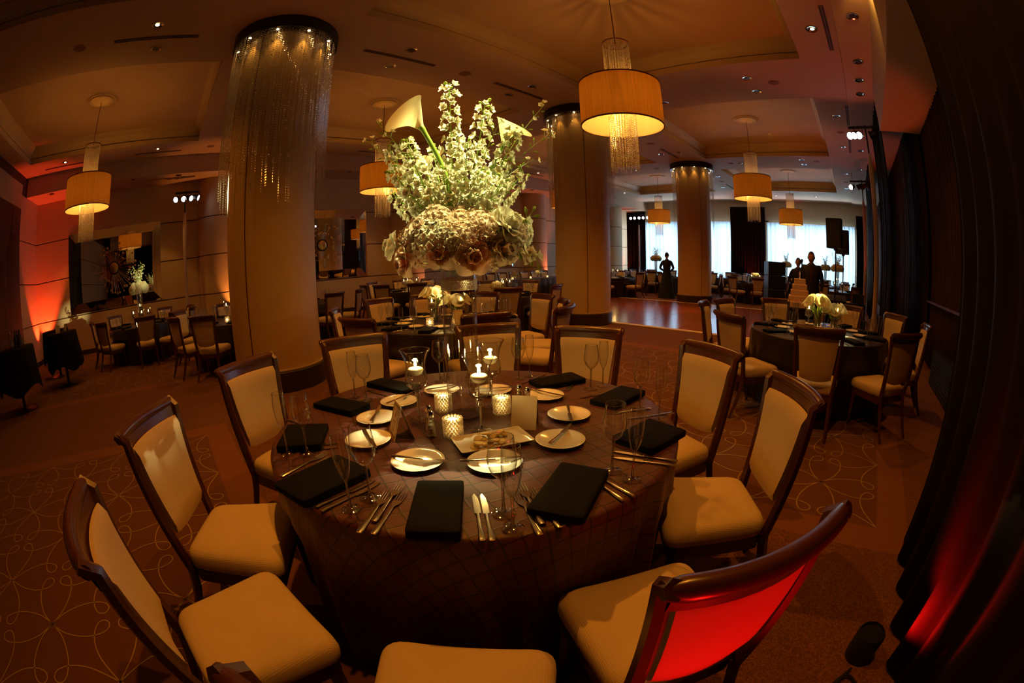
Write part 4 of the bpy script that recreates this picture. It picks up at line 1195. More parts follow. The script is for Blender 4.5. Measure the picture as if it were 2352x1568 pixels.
KFS = [((-.94, .752), (-.717, .589), 'knife right of the front left napkin, inner'), ((-.919, .766), (-.702, .61), 'knife right of the front left napkin, outer'), ((-.801, 1.101), (-.545, 1.004), 'knife beside the front right napkin'), ((-.79, 1.114), (-.531, 1.046), 'knife outside the front right napkin'),
       ((-.734, 1.253), (-.53, 1.315), 'knife at the right rim'), ((-.762, 1.298), (-.547, 1.351), 'knife at the right rim, farther'), ((-1.226, .565), (-1.179, .296), 'knife under the left champagne flute'), ((-1.2, .571), (-1.144, .302), 'knife before the left wine glass'),
       ((-1.609, .58), (-1.732, .36), 'knife at the left napkin'), ((-1.571, .561), (-1.69, .34), 'knife beside the left glasses'), ((-2.25, 1.03), (-2.01, 1.07), 'knife at the far left'), ((-1.269, 1.72), (-1.164, 1.98), 'knife at the far side'), ((-1.68, 1.73), (-1.71, 1.98), 'knife behind the shakers'), ((-.90, 1.64), (-.78, 1.80), 'knife at the far right'), ((-1.87, .55), (-2.0, .50), 'knife at the left edge')]
for (p, q, lab) in KFS:
    a = atan2(p[1] - q[1], p[0] - q[0]) - pi / 2
    place(KNM, 'table_knife', (p[0] + q[0]) / 2, (p[1] + q[1]) / 2, TZ, a, 'steel ' + lab, 'knife', 'table knives on the foreground table').scale = (1.1, 1.08, 1)

# candle goblets
def flame(parent, z, s_=1.0):
    MB().lathe([(0, z), (.0035 * s_, z + .004), (.0052 * s_, z + .010), (.0040 * s_, z + .019), (.0016 * s_, z + .028), (0, z + .034)], 10).build('flame', FLAME, parent)
def make_goblet():
    t = thing('candle_goblet', 'x', 'candle holder')
    bowl = [(.008, .150), (.03, .156), (.046, .172), (.0515, .195), (.048, .22), (.043, .240), (.043, .258), (.049, .285), (.060, .315), (.069, .33)]
    MB().lathe(bowl + [(r - .0013, z + .001) for r, z in reversed(bowl)], 32).build('bowl', GLASS, t, smooth=60)
    MB().lathe([(.068, .3285), (.0697, .3295), (.0695, .3315), (.0675, .3310)], 32).build('rim', GLASSR, t)
    MB().lathe([(.046, .001), (.047, .003), (.035, .007), (.012, .012), (.006, .03), (.006, .09), (.008, .11), (.013, .122), (.009, .134), (.014, .142), (.008, .150)], 24).build('stem', GLASSR, t, smooth=60)
    MB().lathe([(0, .153), (.03, .158), (.044, .172), (.0495, .195), (.046, .22), (.0435, .225), (0, .225)], 28).build('water', WATER, t, smooth=40)
    return t
def make_floating():
    t = thing('floating_candle', 'x', 'candle')
    MB().lathe([(0, .215), (.018, .217), (.030, .228), (.036, .238), (.035, .244), (.029, .249), (.008, .2505), (0, .249)], 28).build('wax', WAX, t, smooth=60)
    MB().tube([(0, 0, .249), (.0005, 0, .256)], .0008, 4).build('wick', INK, t)
    flame(t, .254, 1.35)
    return t
gb = make_goblet(); fc_ = make_floating()
for (x, y, lab) in ((-1.613, .995, 'left of the vase'), (-1.313, 1.11, 'in front of the vase'), (-1.52, 1.36, 'behind the vase')):
    dz = 0.0
    put(gb, x, y, TZ, 0, 'tall stemmed glass candle goblet with water ' + lab, 'candle goblets on the foreground table')
    put(fc_, x, y, TZ, 0, 'lit floating candle in the goblet ' + lab, 'floating candles on the foreground table')
    light('POINT', 'candle_light', (x, y, TZ + .285), 1.9, CANDLE, size=.012)
def make_votive(full=True):
    t = thing('crystal_votive', 'x', 'candle holder')
    m = MB(); R = .037
    for j in range(8 if full else 5):
        nn = 16 if full else 10
        for k in range(nn):
            a = 2 * pi * (k + .5 * (j % 2)) / nn; st = .0104 if full else .0165
            m.ball((R * cos(a), R * sin(a), .009 + j * st), (.0066 if full else .0105), 8 if full else 6, 5 if full else 4)
    m.build('crystal_beads', BEADV, t, smooth=60)['kind'] = 'stuff'
    MB().lathe([(0, .004), (.030, .004), (.031, .075)], 20).build('cup', BEADV, t)
    MB().lathe([(0, .006), (.019, .006), (.019, .026), (0, .026)], 16).build('tealight', WAX, t)
    flame(t, .028, 1.3)
    return t
vt = make_votive()
for (x, y, lab) in ((-1.633, 1.15, 'back left beside the vase'), (-1.349, .989, 'in front by the butter dish'), (-1.404, 1.318, 'right of the centre goblet')):
    put(vt, x, y, TZ, 0, 'glowing crystal beaded votive holder ' + lab, 'crystal votives on the foreground table')
    light('POINT', 'votive_light', (x, y, TZ + .055), .9, CANDLE, size=.016)
# salt and pepper
def make_shaker(fill):
    t = thing('shaker', 'x', 'shaker')
    MB().lathe([(0, .001), (.0225, .001), (.0235, .006), (.021, .012), (.0195, .02), (.0145, .075), (.013, .09)], 10).build('glass_body', GLASSR, t, smooth=20)
    MB().lathe([(0, .006), (.0175, .008), (.0125, .072), (0, .074)], 10).build('contents', fill, t, smooth=30)
    MB().lathe([(.0145, .088), (.0150, .098), (.0125, .110), (.006, .1165), (0, .117)], 14).build('cap', CHROME, t)
    return t
SALT = prin('salt', (.75, .68, .55), .8); PEP = prin('pepper', (.28, .2, .13), .8)
s1, s2 = make_shaker(SALT), make_shaker(PEP)
for (r_, x, y, lab) in ((s2, -1.478, .960, 'pepper shaker left, behind the salt beside the number card'), (s1, -1.412, .925, 'salt shaker right of the number card'), (s2, -1.405, 1.435, 'pepper shaker at the right back of the vase'), (s1, -1.345, 1.43, 'salt shaker at the right in front of the far plate')):
    put(r_, x, y, TZ, .3, 'faceted glass ' + lab)
# number cards
def stroke(m, pts, wd, y=.0): # flat strokes on the card face (x,z)
    for (a, b) in zip(pts[:-1], pts[1:]):
        dx, dz = b[0] - a[0], b[1] - a[1]; d = hypot(dx, dz); ox, oz = -dz / d * wd / 2, dx / d * wd / 2
        vs = [(a[0] - ox, a[1] - oz), (b[0] - ox, b[1] - oz), (b[0] + ox, b[1] + oz), (a[0] + ox, a[1] + oz)]
        m.add([(x_, y, z_) for x_, z_ in vs] + [(x_, y + .0006, z_) for x_, z_ in vs], [(0, 1, 2, 3), (7, 6, 5, 4), (0, 4, 5, 1), (1, 5, 6, 2), (2, 6, 7, 3), (3, 7, 4, 0)])
def number_card(x, y, rz, digits, label, W=.108, H=.145, lean=17):
    t = thing('number_card', label, 'card', (x, y, TZ), rz)
    T1 = TR(0, -sin(radians(lean)) * H, .0005) @ Matrix.Rotation(-radians(lean), 4, 'X')
    f = MB().box((0, 0, H / 2), (W, .0012, H), 0, T1)
    fo = f.build('front_leaf', CARDM, t, smooth=0)
    T2 = TR(0, sin(radians(lean)) * H, .0005) @ Matrix.Rotation(radians(lean), 4, 'X')
    MB().box((0, 0, H / 2), (W, .0012, H), 0, T2).build('back_leaf', CARDM, t, smooth=0)
    m = MB(); h = W / 2 - .012
    stroke(m, [(-h, .014), (h, .014), (h, H - .012), (-h, H - .012), (-h, .014)], .0022, -.0014)
    for i, dg in enumerate(digits):
        cx = (i - (len(digits) - 1) / 2) * .024
        if dg == '1':
            stroke(m, [(cx, .032), (cx, .075)], .0030, -.0014); stroke(m, [(cx - .006, .032), (cx + .006, .032)], .0020, -.0014); stroke(m, [(cx - .006, .069), (cx, .0755)], .0020, -.0014)
        else:
            pts = [(cx + .010 * cos(2 * pi * k / 14), .053 + .021 * sin(2 * pi * k / 14)) for k in range(15)]; stroke(m, pts, .0028, -.0014)
    # small monogram flourish
    pts = [(-.010 + .0035 * sin(k * 1.1) + k * .0017, .098 + .006 * cos(k * .9)) for k in range(13)]
    stroke(m, pts, .0014, -.0014); stroke(m, [(-.004, .108), (.003, .116), (.006, .106)], .0014, -.0014)
    m2 = MB(); m2.add(m.v, m.f, 0, T1); m2.build('printed_number', INK, fo, smooth=0)
    return t
number_card(-1.513, .835, radians(-18.6), '11', 'ivory tent card reading 11 beside the salt shaker', .125, .15)
number_card(-1.215, 1.275, radians(34 + 180), '11', 'tent card seen from its dark back right of the salt and pepper')
# butter dish
bd = thing('butter_dish', 'rectangular white butter dish in front of the vase', 'dish', (-1.188, 1.058, TZ), radians(-22))
rows = []
ol = rrect(.165, .165, -.15, .15, .012, 3)
m = layered(MB(), ol, [(.80, 0), (.84, .004), (.93, .010), (1.0, .017), (1.0, .0185), (.985, .0185), (.93, .014), (.84, .009), (.5, .008)], (0, 0)); m.build('tray', PORC, bd, smooth=40)
rd = random.Random(5); pat = MB().lathe([(0, 0), (.016, .0005), (.019, .004), (.017, .008), (0, .0085)], 14).mesh('butter_pat', BUTTER, 50)
for k in range(14):
    gx = (-.03 if k % 2 else .03) + rd.uniform(-.012, .012); gy = -.085 + (k // 2) * .018 + rd.uniform(-.006, .006)
    if k % 2: gy += .04
    X, Y = -1.188 + gx * cos(radians(-22)) - gy * sin(radians(-22)), 1.058 + gx * sin(radians(-22)) + gy * cos(radians(-22))
    o = place(pat, 'butter_pat', X, Y, TZ + .011 + .006 * (k % 3), rd.uniform(0, 6), 'pale yellow butter pat piled on the white dish', 'butter', 'butter pats on the dish')
    o.rotation_euler = (rd.uniform(-.35, .35), rd.uniform(-.35, .35), 0)

# ================================================================== TALL FLOWERS
VX, VY = -1.51, 1.18
va = thing('cylinder_vase', 'tall clear glass cylinder vase on the foreground table', 'vase', (VX, VY, TZ))
MB().lathe([(0, .004), (.072, .004), (.0725, .60), (.0725, .665), (.0745, .665), (.0755, .66), (.0755, .008), (.073, .0005), (0, .0005)], 48).build('glass_cylinder', GLASS, va, smooth=50)
MB().lathe([(.0715, .664), (.0755, .664), (.0765, .667), (.0735, .670), (.071, .667)], 48).build('rim', GLASSR, va)
MB().lathe([(0, .0045), (.069, .0045), (.0755, .012), (.0755, .002)], 48).build('base', GLASSR, va)
m = MB()
for j in range(6):
    for k in range(64):
        a = 2 * pi * (k + .5 * (j % 2)) / 64; m.octa((.0785 * cos(a), .0785 * sin(a), .588 + j * .0072), .0036, .0036)
m.lathe([(.0765, .583), (.0785, .583), (.0785, .630), (.0765, .630)], 48, 1)
m.build('crystal_band', [BEAD, prin('band_ribbon', (.45, .25, .15), .4, metal=.4)], va, smooth=0)['kind'] = 'stuff'

# view-facing basis of the arrangement: the photographed side faces the room's near right corner
AZ = 2.4678
SD = Vector((sin(AZ), -cos(AZ), 0))        # lateral (to the right as seen from the camera side)
DP = Vector((cos(AZ), sin(AZ), 0))         # away
def AP(lat, z, dep=0.0): return Vector((0, 0, 0)) + SD * lat + DP * dep + Vector((0, 0, z))
def petal(m, T, L, W, curl=.3, cup=.2, mi=0, nu=4, nv=3, ruf=0.0, sd=0, bl=.78):
    rows = []
    for j in range(nu + 1):
        t = j / nu; y = L * t; wd = W * (sin(pi * min(t * bl + .14, 1)) ** .8)
        z = curl * L * t * t
        rows.append([(wd * (2 * i / nv - 1) / 2, y * (1 - .22 * t * t * (2 * i / nv - 1) ** 2), z + cup * W * (2 * i / nv - 1) ** 2 + ruf * sin(7 * i + 11 * t + sd)) for i in range(nv + 1)])
    m.surf(rows, mi, T)
def rose_mesh(name, mat, seed, R=.05):
    rd = random.Random(seed); m = MB()
    for ring_, (n, tilt, L, W) in enumerate(((5, 22, .95, 1.15), (6, 42, .92, 1.05), (6, 60, .85, .9), (6, 74, .75, .7), (5, 84, .66, .5), (3, 92, .58, .32))):
        for k in range(n):
            a = 2 * pi * (k + ring_ * .37) / n + rd.uniform(-.15, .15)
            T = RZ(a) @ TR(0, R * .07 * max(4 - ring_, 0), R * (.0 + .04 * ring_)) @ Matrix.Rotation(radians(tilt + rd.uniform(-6, 6)), 4, 'X')
            petal(m, T, R * L, R * W, curl=(-.12 if tilt < 50 else .35), cup=.30, ruf=R * .025, sd=seed + k, nu=5, nv=6, bl=.55)
    m.ball((0, 0, R * .25), (R * .25, R * .25, R * .28), 8, 5)
    return m.mesh(name, mat, 60)
def hydrangea_mesh(name, mat, seed, R=.075):
    rd = random.Random(seed); m = MB(); n = 58
    for i in range(n):
        ph = math.acos(1 - 1.35 * (i + .5) / n); th = i * 2.39996
        d = Vector((sin(ph) * cos(th), sin(ph) * sin(th), cos(ph)))
        q = d.to_track_quat('Z', 'Y').to_matrix().to_4x4()
        T0_ = TR(*(d * R * rd.uniform(.88, 1.03))) @ q @ RZ(rd.uniform(0, 3))
        for k in range(4):
            petal(m, T0_ @ RZ(k * pi / 2) @ Matrix.Rotation(radians(rd.uniform(5, 35)), 4, 'X'), R * .27, R * .27, .1, .2, nu=2, nv=2)
    m.ball((0, 0, 0), (R * .82, R * .82, R * .82), 12, 8)
    return m.mesh(name, mat, 60)
PETALM = transl('cream_pink_petal', (.78, .66, .50), (.82, .66, .44), .35)
roses = [rose_mesh('rose', PETALP, 1, .058), rose_mesh('rose', PETALM, 2, .052), rose_mesh('rose', PETAL, 3, .060)]
hyds = [hydrangea_mesh('hydrangea', PETAL, 4), hydrangea_mesh('hydrangea', PETALM, 5, .07)]
def floret(m, T, s_, mi=0, rd=random):
    for k in range(5):
        petal(m, T @ RZ(k * 2 * pi / 5 + .3) @ Matrix.Rotation(radians(rd.uniform(12, 40)), 4, 'X'), s_, s_ * .85, .15, .15, mi, nu=3, nv=2)
    m.ball((0, 0, 0), s_ * .16, 5, 4, 1, T)
def spike(path, n, s0, s1, seed, bare=.25):
    """delphinium: stem along path with florets spiralling, buds at the tip"""
    rd = random.Random(seed); m = MB(); P = catmull([tuple(p) for p in path], 8); P = [Vector(p) for p in P]
    m.tube(P, [.0042 - .0026 * i / len(P) for i in range(len(P))], 5, 1)
    for i in range(n):
        t = bare + (1 - bare) * (i + .3) / n; f = t * (len(P) - 1); k = min(int(f), len(P) - 2); p = P[k].lerp(P[k + 1], f - k)
        ax = (P[k + 1] - P[k]).normalized(); th = i * 2.399 + rd.uniform(-.3, .3)
        s_ = (s0 + (s1 - s0) * t) * rd.uniform(.8, 1.15)
        side = ax.orthogonal().normalized(); side = (Matrix.Rotation(th, 3, ax) @ side)
        d = (side + ax * .45).normalized(); L = s_ * .75 + .010
        q = p + d * L
        m.tube([p, q], .0012, 3, 1)
        T = TR(*q) @ d.to_track_quat('Z', 'Y').to_matrix().to_4x4()
        if t > .93: m.ball((0, 0, 0), (s_ * .3, s_ * .3, s_ * .45), 6, 4, 2, T)
        else: floret(m, T, s_, 0, rd)
    return m
def calla(head, base, stem_base, open_dir, size=1.0):
    """trumpet: open_dir is where the mouth points"""
    m = MB(); ax = (head - base).normalized(); L = (head - base).length
    e1 = ax.orthogonal().normalized()
    od = open_dir - ax * open_dir.dot(ax)
    e1 = od.normalized(); e2 = ax.cross(e1)
    rows = []
    for j in range(13):
        t = j / 12; r = (.008 + .046 * size * max(0, t - .12) ** 1.25 * 1.15)
        row = []
        for k in range(25):
            a = 2 * pi * k / 24 - pi
            fl = 1 + .75 * max(0, t - .55) * (1.2 + cos(a)) ; tip = .028 * size * max(0, t - .6) / .4 * (cos(a) * .9 + .1)
            over = .10 * r * (k / 24)
            lift = L * t - tip * 1.0 + .02 * size * max(0, t - .8) * (-cos(a))
            p = base + ax * (lift if t < .99 else lift - .006) + e1 * ((r * fl + over) * cos(a) + .012 * size * t * t) + e2 * (r * fl + over) * sin(a)
            row.append(tuple(p))
        rows.append(row)
    m.surf(rows, 0)
    return m, ax
fl = thing('flower_arrangement', 'tall arrangement of white roses, hydrangeas, delphiniums and callas in the glass vase', 'flowers', (VX, VY, 0))
rd = random.Random(21)
cen = Vector((SD * .02)) + Vector((0, 0, 1.555))
cnt = 0
MB().ball(tuple(cen - Vector((0, 0, .0))), (.19, .19, .075), 20, 10).build('foam_core', prin('foam_green', (.12, .11, .05), .9), fl)
for layer, (el, n) in enumerate(((-28, 12), (-6, 17), (16, 17), (38, 13), (62, 8))):
    for k in range(n):
        a = 2 * pi * (k + .5 * (layer % 2)) / n + rd.uniform(-.12, .12); e_ = radians(el + rd.uniform(-7, 7))
        d = Vector((cos(e_) * cos(a), cos(e_) * sin(a), sin(e_)))
        p = cen + Vector((d.x * .225, d.y * .225, d.z * .115))
        nrm = Vector((d.x / .225, d.y / .225, d.z / .115)).normalized()
        me = rd.choice([roses[0], roses[1], hyds[0], hyds[1], roses[2]]) if el > -10 else rd.choice([roses[0], roses[1], hyds[1], roses[2]])
        nme = 'rose' if me in roses else 'hydrangea'
        o = link(nme, me, fl); s_ = rd.uniform(.88, 1.2)
        o.matrix_local = TR(*p) @ nrm.to_track_quat('Z', 'Y').to_matrix().to_4x4() @ RZ(rd.uniform(0, 6)) @ Matrix.Scale(s_, 4)
root = Vector((0, 0, 1.50))
for la, z, dp, s_, k in ((.052, 1.487, -.235, 1.25, 0), (.19, 1.60, -.17, 1.35, 2), (-.20, 1.475, -.15, 1.05, 0), (-.13, 1.60, -.19, 1.1, 1), (.17, 1.51, -.20, 1.2, 1), (-.06, 1.50, -.23, 1.1, 1), (-.27, 1.545, -.03, 1.0, 2), (.27, 1.50, -.08, 1.0, 1), (.02, 1.61, -.20, 1.0, 1)):
    p = AP(la, z, dp); nrm = Vector((p.x, p.y, (z - 1.5) * 1.5)).normalized()
    o = link('rose', roses[k], fl); o.matrix_local = TR(*p) @ nrm.to_track_quat('Z', 'Y').to_matrix().to_4x4() @ Matrix.Scale(s_, 4)
DEL = [(-.032, 2.317, 34, 0.0), (.135, 2.232, 32, .05), (.267, 2.07, 30, -.05), (-.232, 2.06, 28, .06), (-.301, 2.0, 26, -.03), (-.27, 1.87, 24, -.12), (.215, 1.94, 26, .10), (.05, 1.99, 26, -.10), (-.114, 2.02, 26, .12),
       (-.19, 1.93, 24, -.16), (.11, 1.84, 22, -.14), (-.06, 1.86, 22, -.12), (.30, 1.87, 24, .02), (.19, 1.80, 20, -.16), (.0, 2.1, 26, .17), (-.30, 1.80, 20, .08)]
for i, (la, z, n, dp) in enumerate(DEL):
    tip = AP(la, z, dp); b = AP(la * .16, 1.60, dp * .2)
    mid = b.lerp(tip, .5) + AP(la * .06, -.0, 0)
    big = i < 2
    spike([b, mid, tip], int(n * 1.3), .042, .021 if not big else .026, 50 + i, .22 if not big else .30).build('delphinium_stem', [PETAL, GREEN, GREENL], fl, smooth=60)
# thin bud twigs
def twig(path, n, seed, s_=.012):
    rd = random.Random(seed); m = MB(); P = [Vector(p) for p in catmull([tuple(p) for p in path], 8)]
    m.tube(P, [.0024 - .0014 * i / len(P) for i in range(len(P))], 4, 0)
    for i in range(n):
        t = .35 + .65 * (i + .5) / n; k = min(int(t * (len(P) - 1)), len(P) - 2); p = P[k]; ax = (P[k + 1] - P[k]).normalized()
        d = (Matrix.Rotation(i * 2.4, 3, ax) @ ax.orthogonal().normalized() + ax * .8).normalized(); q = p + d * rd.uniform(.015, .035)
        m.tube([p, q], .0009, 3, 0)
        if rd.random() < .3: floret(m, TR(*q) @ d.to_track_quat('Z', 'Y').to_matrix().to_4x4(), s_ * 1.5, 2, rd)
        else: m.ball((0, 0, 0), (s_ * .32, s_ * .32, s_ * .75), 6, 4, 1, TR(*(q + d * s_ * .5)) @ d.to_track_quat('Z', 'Y').to_matrix().to_4x4())
    return m
for i, (la, z, dp, n) in enumerate(((-.424, 2.066, .05, 16), (.42, 2.05, -.04, 14), (.413, 2.225, .05, 16), (.31, 1.665, -.14, 7), (.33, 1.46, -.12, 7), (.199, 2.11, -.05, 12), (-.36, 2.13, -.03, 12), (.36, 1.95, .1, 12))):
    st = AP(la * .15, 1.62, dp * .3) if z > 1.7 else AP(.2, 1.55, -.12)
    twig([st, st.lerp(AP(la, z, dp), .5) + Vector((0, 0, .05 if z > 1.7 else .0)), AP(la, z, dp)], n, 90 + i, .013 if z > 1.7 else .022).build('bud_twig', [GREEN, GREENL, PETAL], fl, smooth=60)
# calla lilies
for i, (h_, b_, sb, od, sz) in enumerate(((AP(-.215, 2.175, -.02), AP(-.135, 2.045, -.05), AP(-.01, 1.62, -.06), AP(-1, .35, -.5), 1.45), (AP(.232, 2.10, .0), AP(.205, 1.985, 0), AP(.05, 1.62, .02), AP(.8, .5, -.4), 1.15), (AP(-.165, 1.955, .1), AP(-.135, 1.88, .1), AP(0, 1.62, .05), AP(-.4, .6, .7), .7))):
    m, ax = calla(h_, b_, sb, od, sz)
    c_ = thing('calla_lily', 'x', 'x'); c_.parent = fl; del c_['label']; del c_['category']
    m.build('spathe', CALLA, c_, smooth=70)
    mid = sb.lerp(b_, .55) + AP(.03 if i == 0 else -.01, 0, 0)
    P = catmull([tuple(sb), tuple(mid), tuple(b_), tuple(b_ + ax * .035 * sz)], 8)
    n_ = len(P)
    MB().tube(P, [(.0105 if i == 0 else .007) * (1 if k < n_ - 9 else 1 + .35 * sin((k - n_ + 9) / 9 * pi)) for k in range(n_)], 10).build('stem', GREEN, c_)
    MB().tube([tuple(b_ + ax * .03), tuple(b_.lerp(h_, .8))], [.005, .003], 6).build('spadix', prin('spadix_yellow', (.8, .6, .1), .6), c_)
# stems crossing under the flowers into the vase mouth
m = MB(); rd = random.Random(8)
for k in range(14):
    a = rd.uniform(0, 6.28); m.tube([(.05 * cos(a), .05 * sin(a), 1.50), (.03 * cos(a + .6), .03 * sin(a + .6), 1.455), (.045 * cos(a + 1.1), .045 * sin(a + 1.1), 1.41)], .0035, 5)
m.build('stem_bundle', GREEN, fl)

# ================================================================== OTHER TABLES' SETTINGS
wgs, fgs = make_glass('wine', False), make_glass('flute', False)
gob_s = MB().lathe([(.046, .001), (.030, .006), (.007, .02), (.007, .10), (.012, .12), (.008, .150), (.046, .172), (.0515, .195), (.043, .240), (.069, .33), (.067, .33)], 16).mesh('candle_goblet', GLASSR, 60)
def small_candle():
    m = MB().lathe([(0, .215), (.030, .228), (.036, .238), (.029, .249), (0, .25)], 12)
    m.lathe([(0, .254), (.0075, .265), (.006, .278), (0, .30)], 8, 1)
    return m.mesh('floating_candle', [WAX, FLAME], 50)
sc_me = small_candle()
votm = MB()
for j in range(5):
    for k in range(10):
        a = 2 * pi * (k + .5 * (j % 2)) / 10; votm.ball((.036 * cos(a), .036 * sin(a), .011 + j * .0165), .0105, 6, 4)
votm.lathe([(0, .01), (.012, .02), (.010, .05), (0, .06)], 8, 1)
vot_me = votm.mesh('crystal_votive', [BEADV, FLAME], 50)
def settings(key, n, off, detail):
    tx, ty, lab, _ = TABS[key]
    for k in range(n):
        a = off + 2 * pi * k / n
        vd = viewdir(tx, ty, tx + cos(a), ty + sin(a))
        def at(r, s_): return tx + r * cos(a) - s_ * sin(a), ty + r * sin(a) + s_ * cos(a)
        x, y = at(.66, -.20 + .04 * sin(k)); place(wgs, 'wine_glass', x, y, TZ, 0, 'wine glass at the ' + vd + ' of the ' + lab, 'glass', 'wine glasses on the ' + lab)
        x, y = at(.72, -.28); place(fgs, 'champagne_flute', x, y, TZ, 0, 'champagne flute at the ' + vd + ' of the ' + lab, 'glass', 'flutes on the ' + lab)
        x, y = at(.72, .02); o = place(NAPM[k % 3], 'folded_napkin', x, y, TZ, a + pi / 2, 'folded black napkin at the ' + vd + ' of the ' + lab, 'napkin', 'napkins on the ' + lab)
        if detail:
            x, y = at(.50, .10); place(PLM, 'bread_plate', x, y, TZ, 0, 'white bread plate at the ' + vd + ' of the ' + lab, 'plate', 'bread plates on the ' + lab)
            x, y = at(.73, -.13); place(KNM, 'table_knife', x, y, TZ, a + pi / 2, 'steel knife at the ' + vd + ' of the ' + lab, 'knife', 'knives on the ' + lab)
            x, y = at(.73, .15); place(FKM, 'table_fork', x, y, TZ, a + pi / 2, 'steel fork at the ' + vd + ' of the ' + lab, 'fork', 'forks on the ' + lab)
def candles(key, pts):
    tx, ty, lab, _ = TABS[key]
    for dx, dy in pts:
        place(gob_s, 'candle_goblet', tx + dx, ty + dy, TZ, 0, 'stemmed candle goblet, ' + viewdir(tx, ty, tx + dx, ty + dy) + ' one on the ' + lab, 'candle holder', 'candle goblets on the ' + lab)
        place(sc_me, 'floating_candle', tx + dx, ty + dy, TZ, 0, 'lit floating candle, ' + viewdir(tx, ty, tx + dx, ty + dy) + ' one on the ' + lab, 'candle', 'floating candles on the ' + lab)
    light('POINT', 'candle_light', (tx + pts[0][0] * .3, ty + pts[0][1] * .3, TZ + .42), 3.6, CANDLE, size=.03)
def votives(key, pts):
    tx, ty, lab, _ = TABS[key]
    for dx, dy in pts:
        place(vot_me, 'crystal_votive', tx + dx, ty + dy, TZ, 0, 'glowing crystal votive, ' + viewdir(tx, ty, tx + dx, ty + dy) + ' one on the ' + lab, 'candle holder', 'votives on the ' + lab)
for key, n, off, d in (('T2', 10, .35, 1), ('R1', 9, .42, 1), ('T3', 10, .2, 1), ('L1', 10, .1, 0), ('L2', 10, .3, 0), ('T4', 10, .25, 0), ('L3', 8, 0, 0), ('F1', 8, .2, 0), ('F3', 8, .1, 0), ('F4', 8, .3, 0), ('F8', 8, 0, 0), ('F2', 6, 0, 0), ('F6', 6, 0, 0), ('F7', 6, .2, 0), ('F5', 6, .2, 0)):
    settings(key, n, off, d)
candles('T2', [(.06, -.22), (.22, .08), (-.24, .10)]); candles('R1', [(-.17, -.10), (.20, -.07), (-.05, .24)]); candles('T3', [(.2, .0), (-.05, .2), (.13, .25)])
candles('L1', [(.2, .05), (-.05, -.2), (.1, .22)]); candles('L2', [(-.1, .1), (.2, .1), (0, -.2)]); candles('T4', [(.1, -.2), (.2, .15), (-.2, .1)])
for k in ('F1', 'F3', 'F4', 'F8'): candles(k, [(.2, 0), (-.12, .16), (-.1, -.18)])
votives('T2', [(.12, -.30), (.3, -.05)]); votives('R1', [(.0, -.30), (.14, .3)]); votives('T3', [(.33, -.1)]); votives('L1', [(.3, -.1)]); votives('L2', [(.35, -.25)]); votives('F4', [(0, -.3)]); votives('T4', [(.25, -.15)])
number_card(TABS['T3'][0] + .42, TABS['T3'][1] - .36, radians(48), '10', 'ivory tent card reading 10 on the table before the middle column', .13, .17)
number_card(TABS['R1'][0] - .24, TABS['R1'][1] - .26, radians(35), '1', 'ivory tent card in front of the callas on the right table', .10, .14)
number_card(TABS['T2'][0] + .32, TABS['T2'][1] - .05, radians(80), '1', 'ivory tent card beside the callas on the table behind the vase', .12, .17)
NPY = MB().add([(-.09, -.05, 0), (.09, -.05, 0), (.06, .08, 0), (-.06, .08, 0), (0, .01, .13), (0, -.06, 0)], [(0, 5, 4), (5, 1, 4), (1, 2, 4), (2, 3, 4), (3, 0, 4), (3, 2, 1, 5, 0)]).mesh('standing_napkin', NAPK, 0)
place(NPY, 'standing_napkin', -.66, 5.60, TZ, .6, 'black napkin folded into a standing point on the right calla table', 'napkin')
# calla centrepieces: low glass vases packed with callas
def calla_vase(x, y, label, H=.20, n=9, seed=1, spread=.10, R=.05):
    t = thing('calla_centrepiece', label, 'flowers', (x, y, TZ))
    MB().lathe([(0, .003), (R, .003), (R, H), (R + .002, H), (R + .002, 0), (0, 0)], 20).build('glass_vase', GLASSR, t, smooth=40)
    rd = random.Random(seed)
    for k in range(n):
        a = 2 * pi * k / n + rd.uniform(-.3, .3); rr = spread * rd.uniform(.55, 1.05) if k else 0
        b = Vector((rr * .85 * cos(a), rr * .85 * sin(a), H + .02 + rd.uniform(0, .03))); h_ = b + Vector((cos(a) * .06, sin(a) * .06, .10))
        od = Vector((cos(a), sin(a), .1)) if k else Vector((1, 0, .3))
        m, ax = calla(h_, b, None, od, .95); m.build('calla_spathe', CALLA, t, smooth=70)
        MB().tube(catmull([(R * .7 * cos(a + 2.2), R * .7 * sin(a + 2.2), .01), (R * .5 * cos(a + .8), R * .5 * sin(a + .8), H * .6), tuple(b), tuple(b + ax * .02)], 4), .0075, 6).build('calla_stem', GREEN, t)
    return t
calla_vase(-.36, 5.28, 'taller clear vase of cream callas on the right table', .24, 10, 1, .12)
calla_vase(-.14, 5.33, 'lower right clear vase of cream callas on the right table', .16, 8, 2, .11)
calla_vase(-4.33, 2.99, 'left clear vase with tall callas on the table behind the vase', .24, 9, 3, .09)
calla_vase(-4.12, 3.16, 'right clear vase with low callas on the table behind the vase', .15, 9, 4, .10)
calla_vase(-3.86, 17.0, 'callas on the table right of the farthest column', .2, 8, 5, .12)
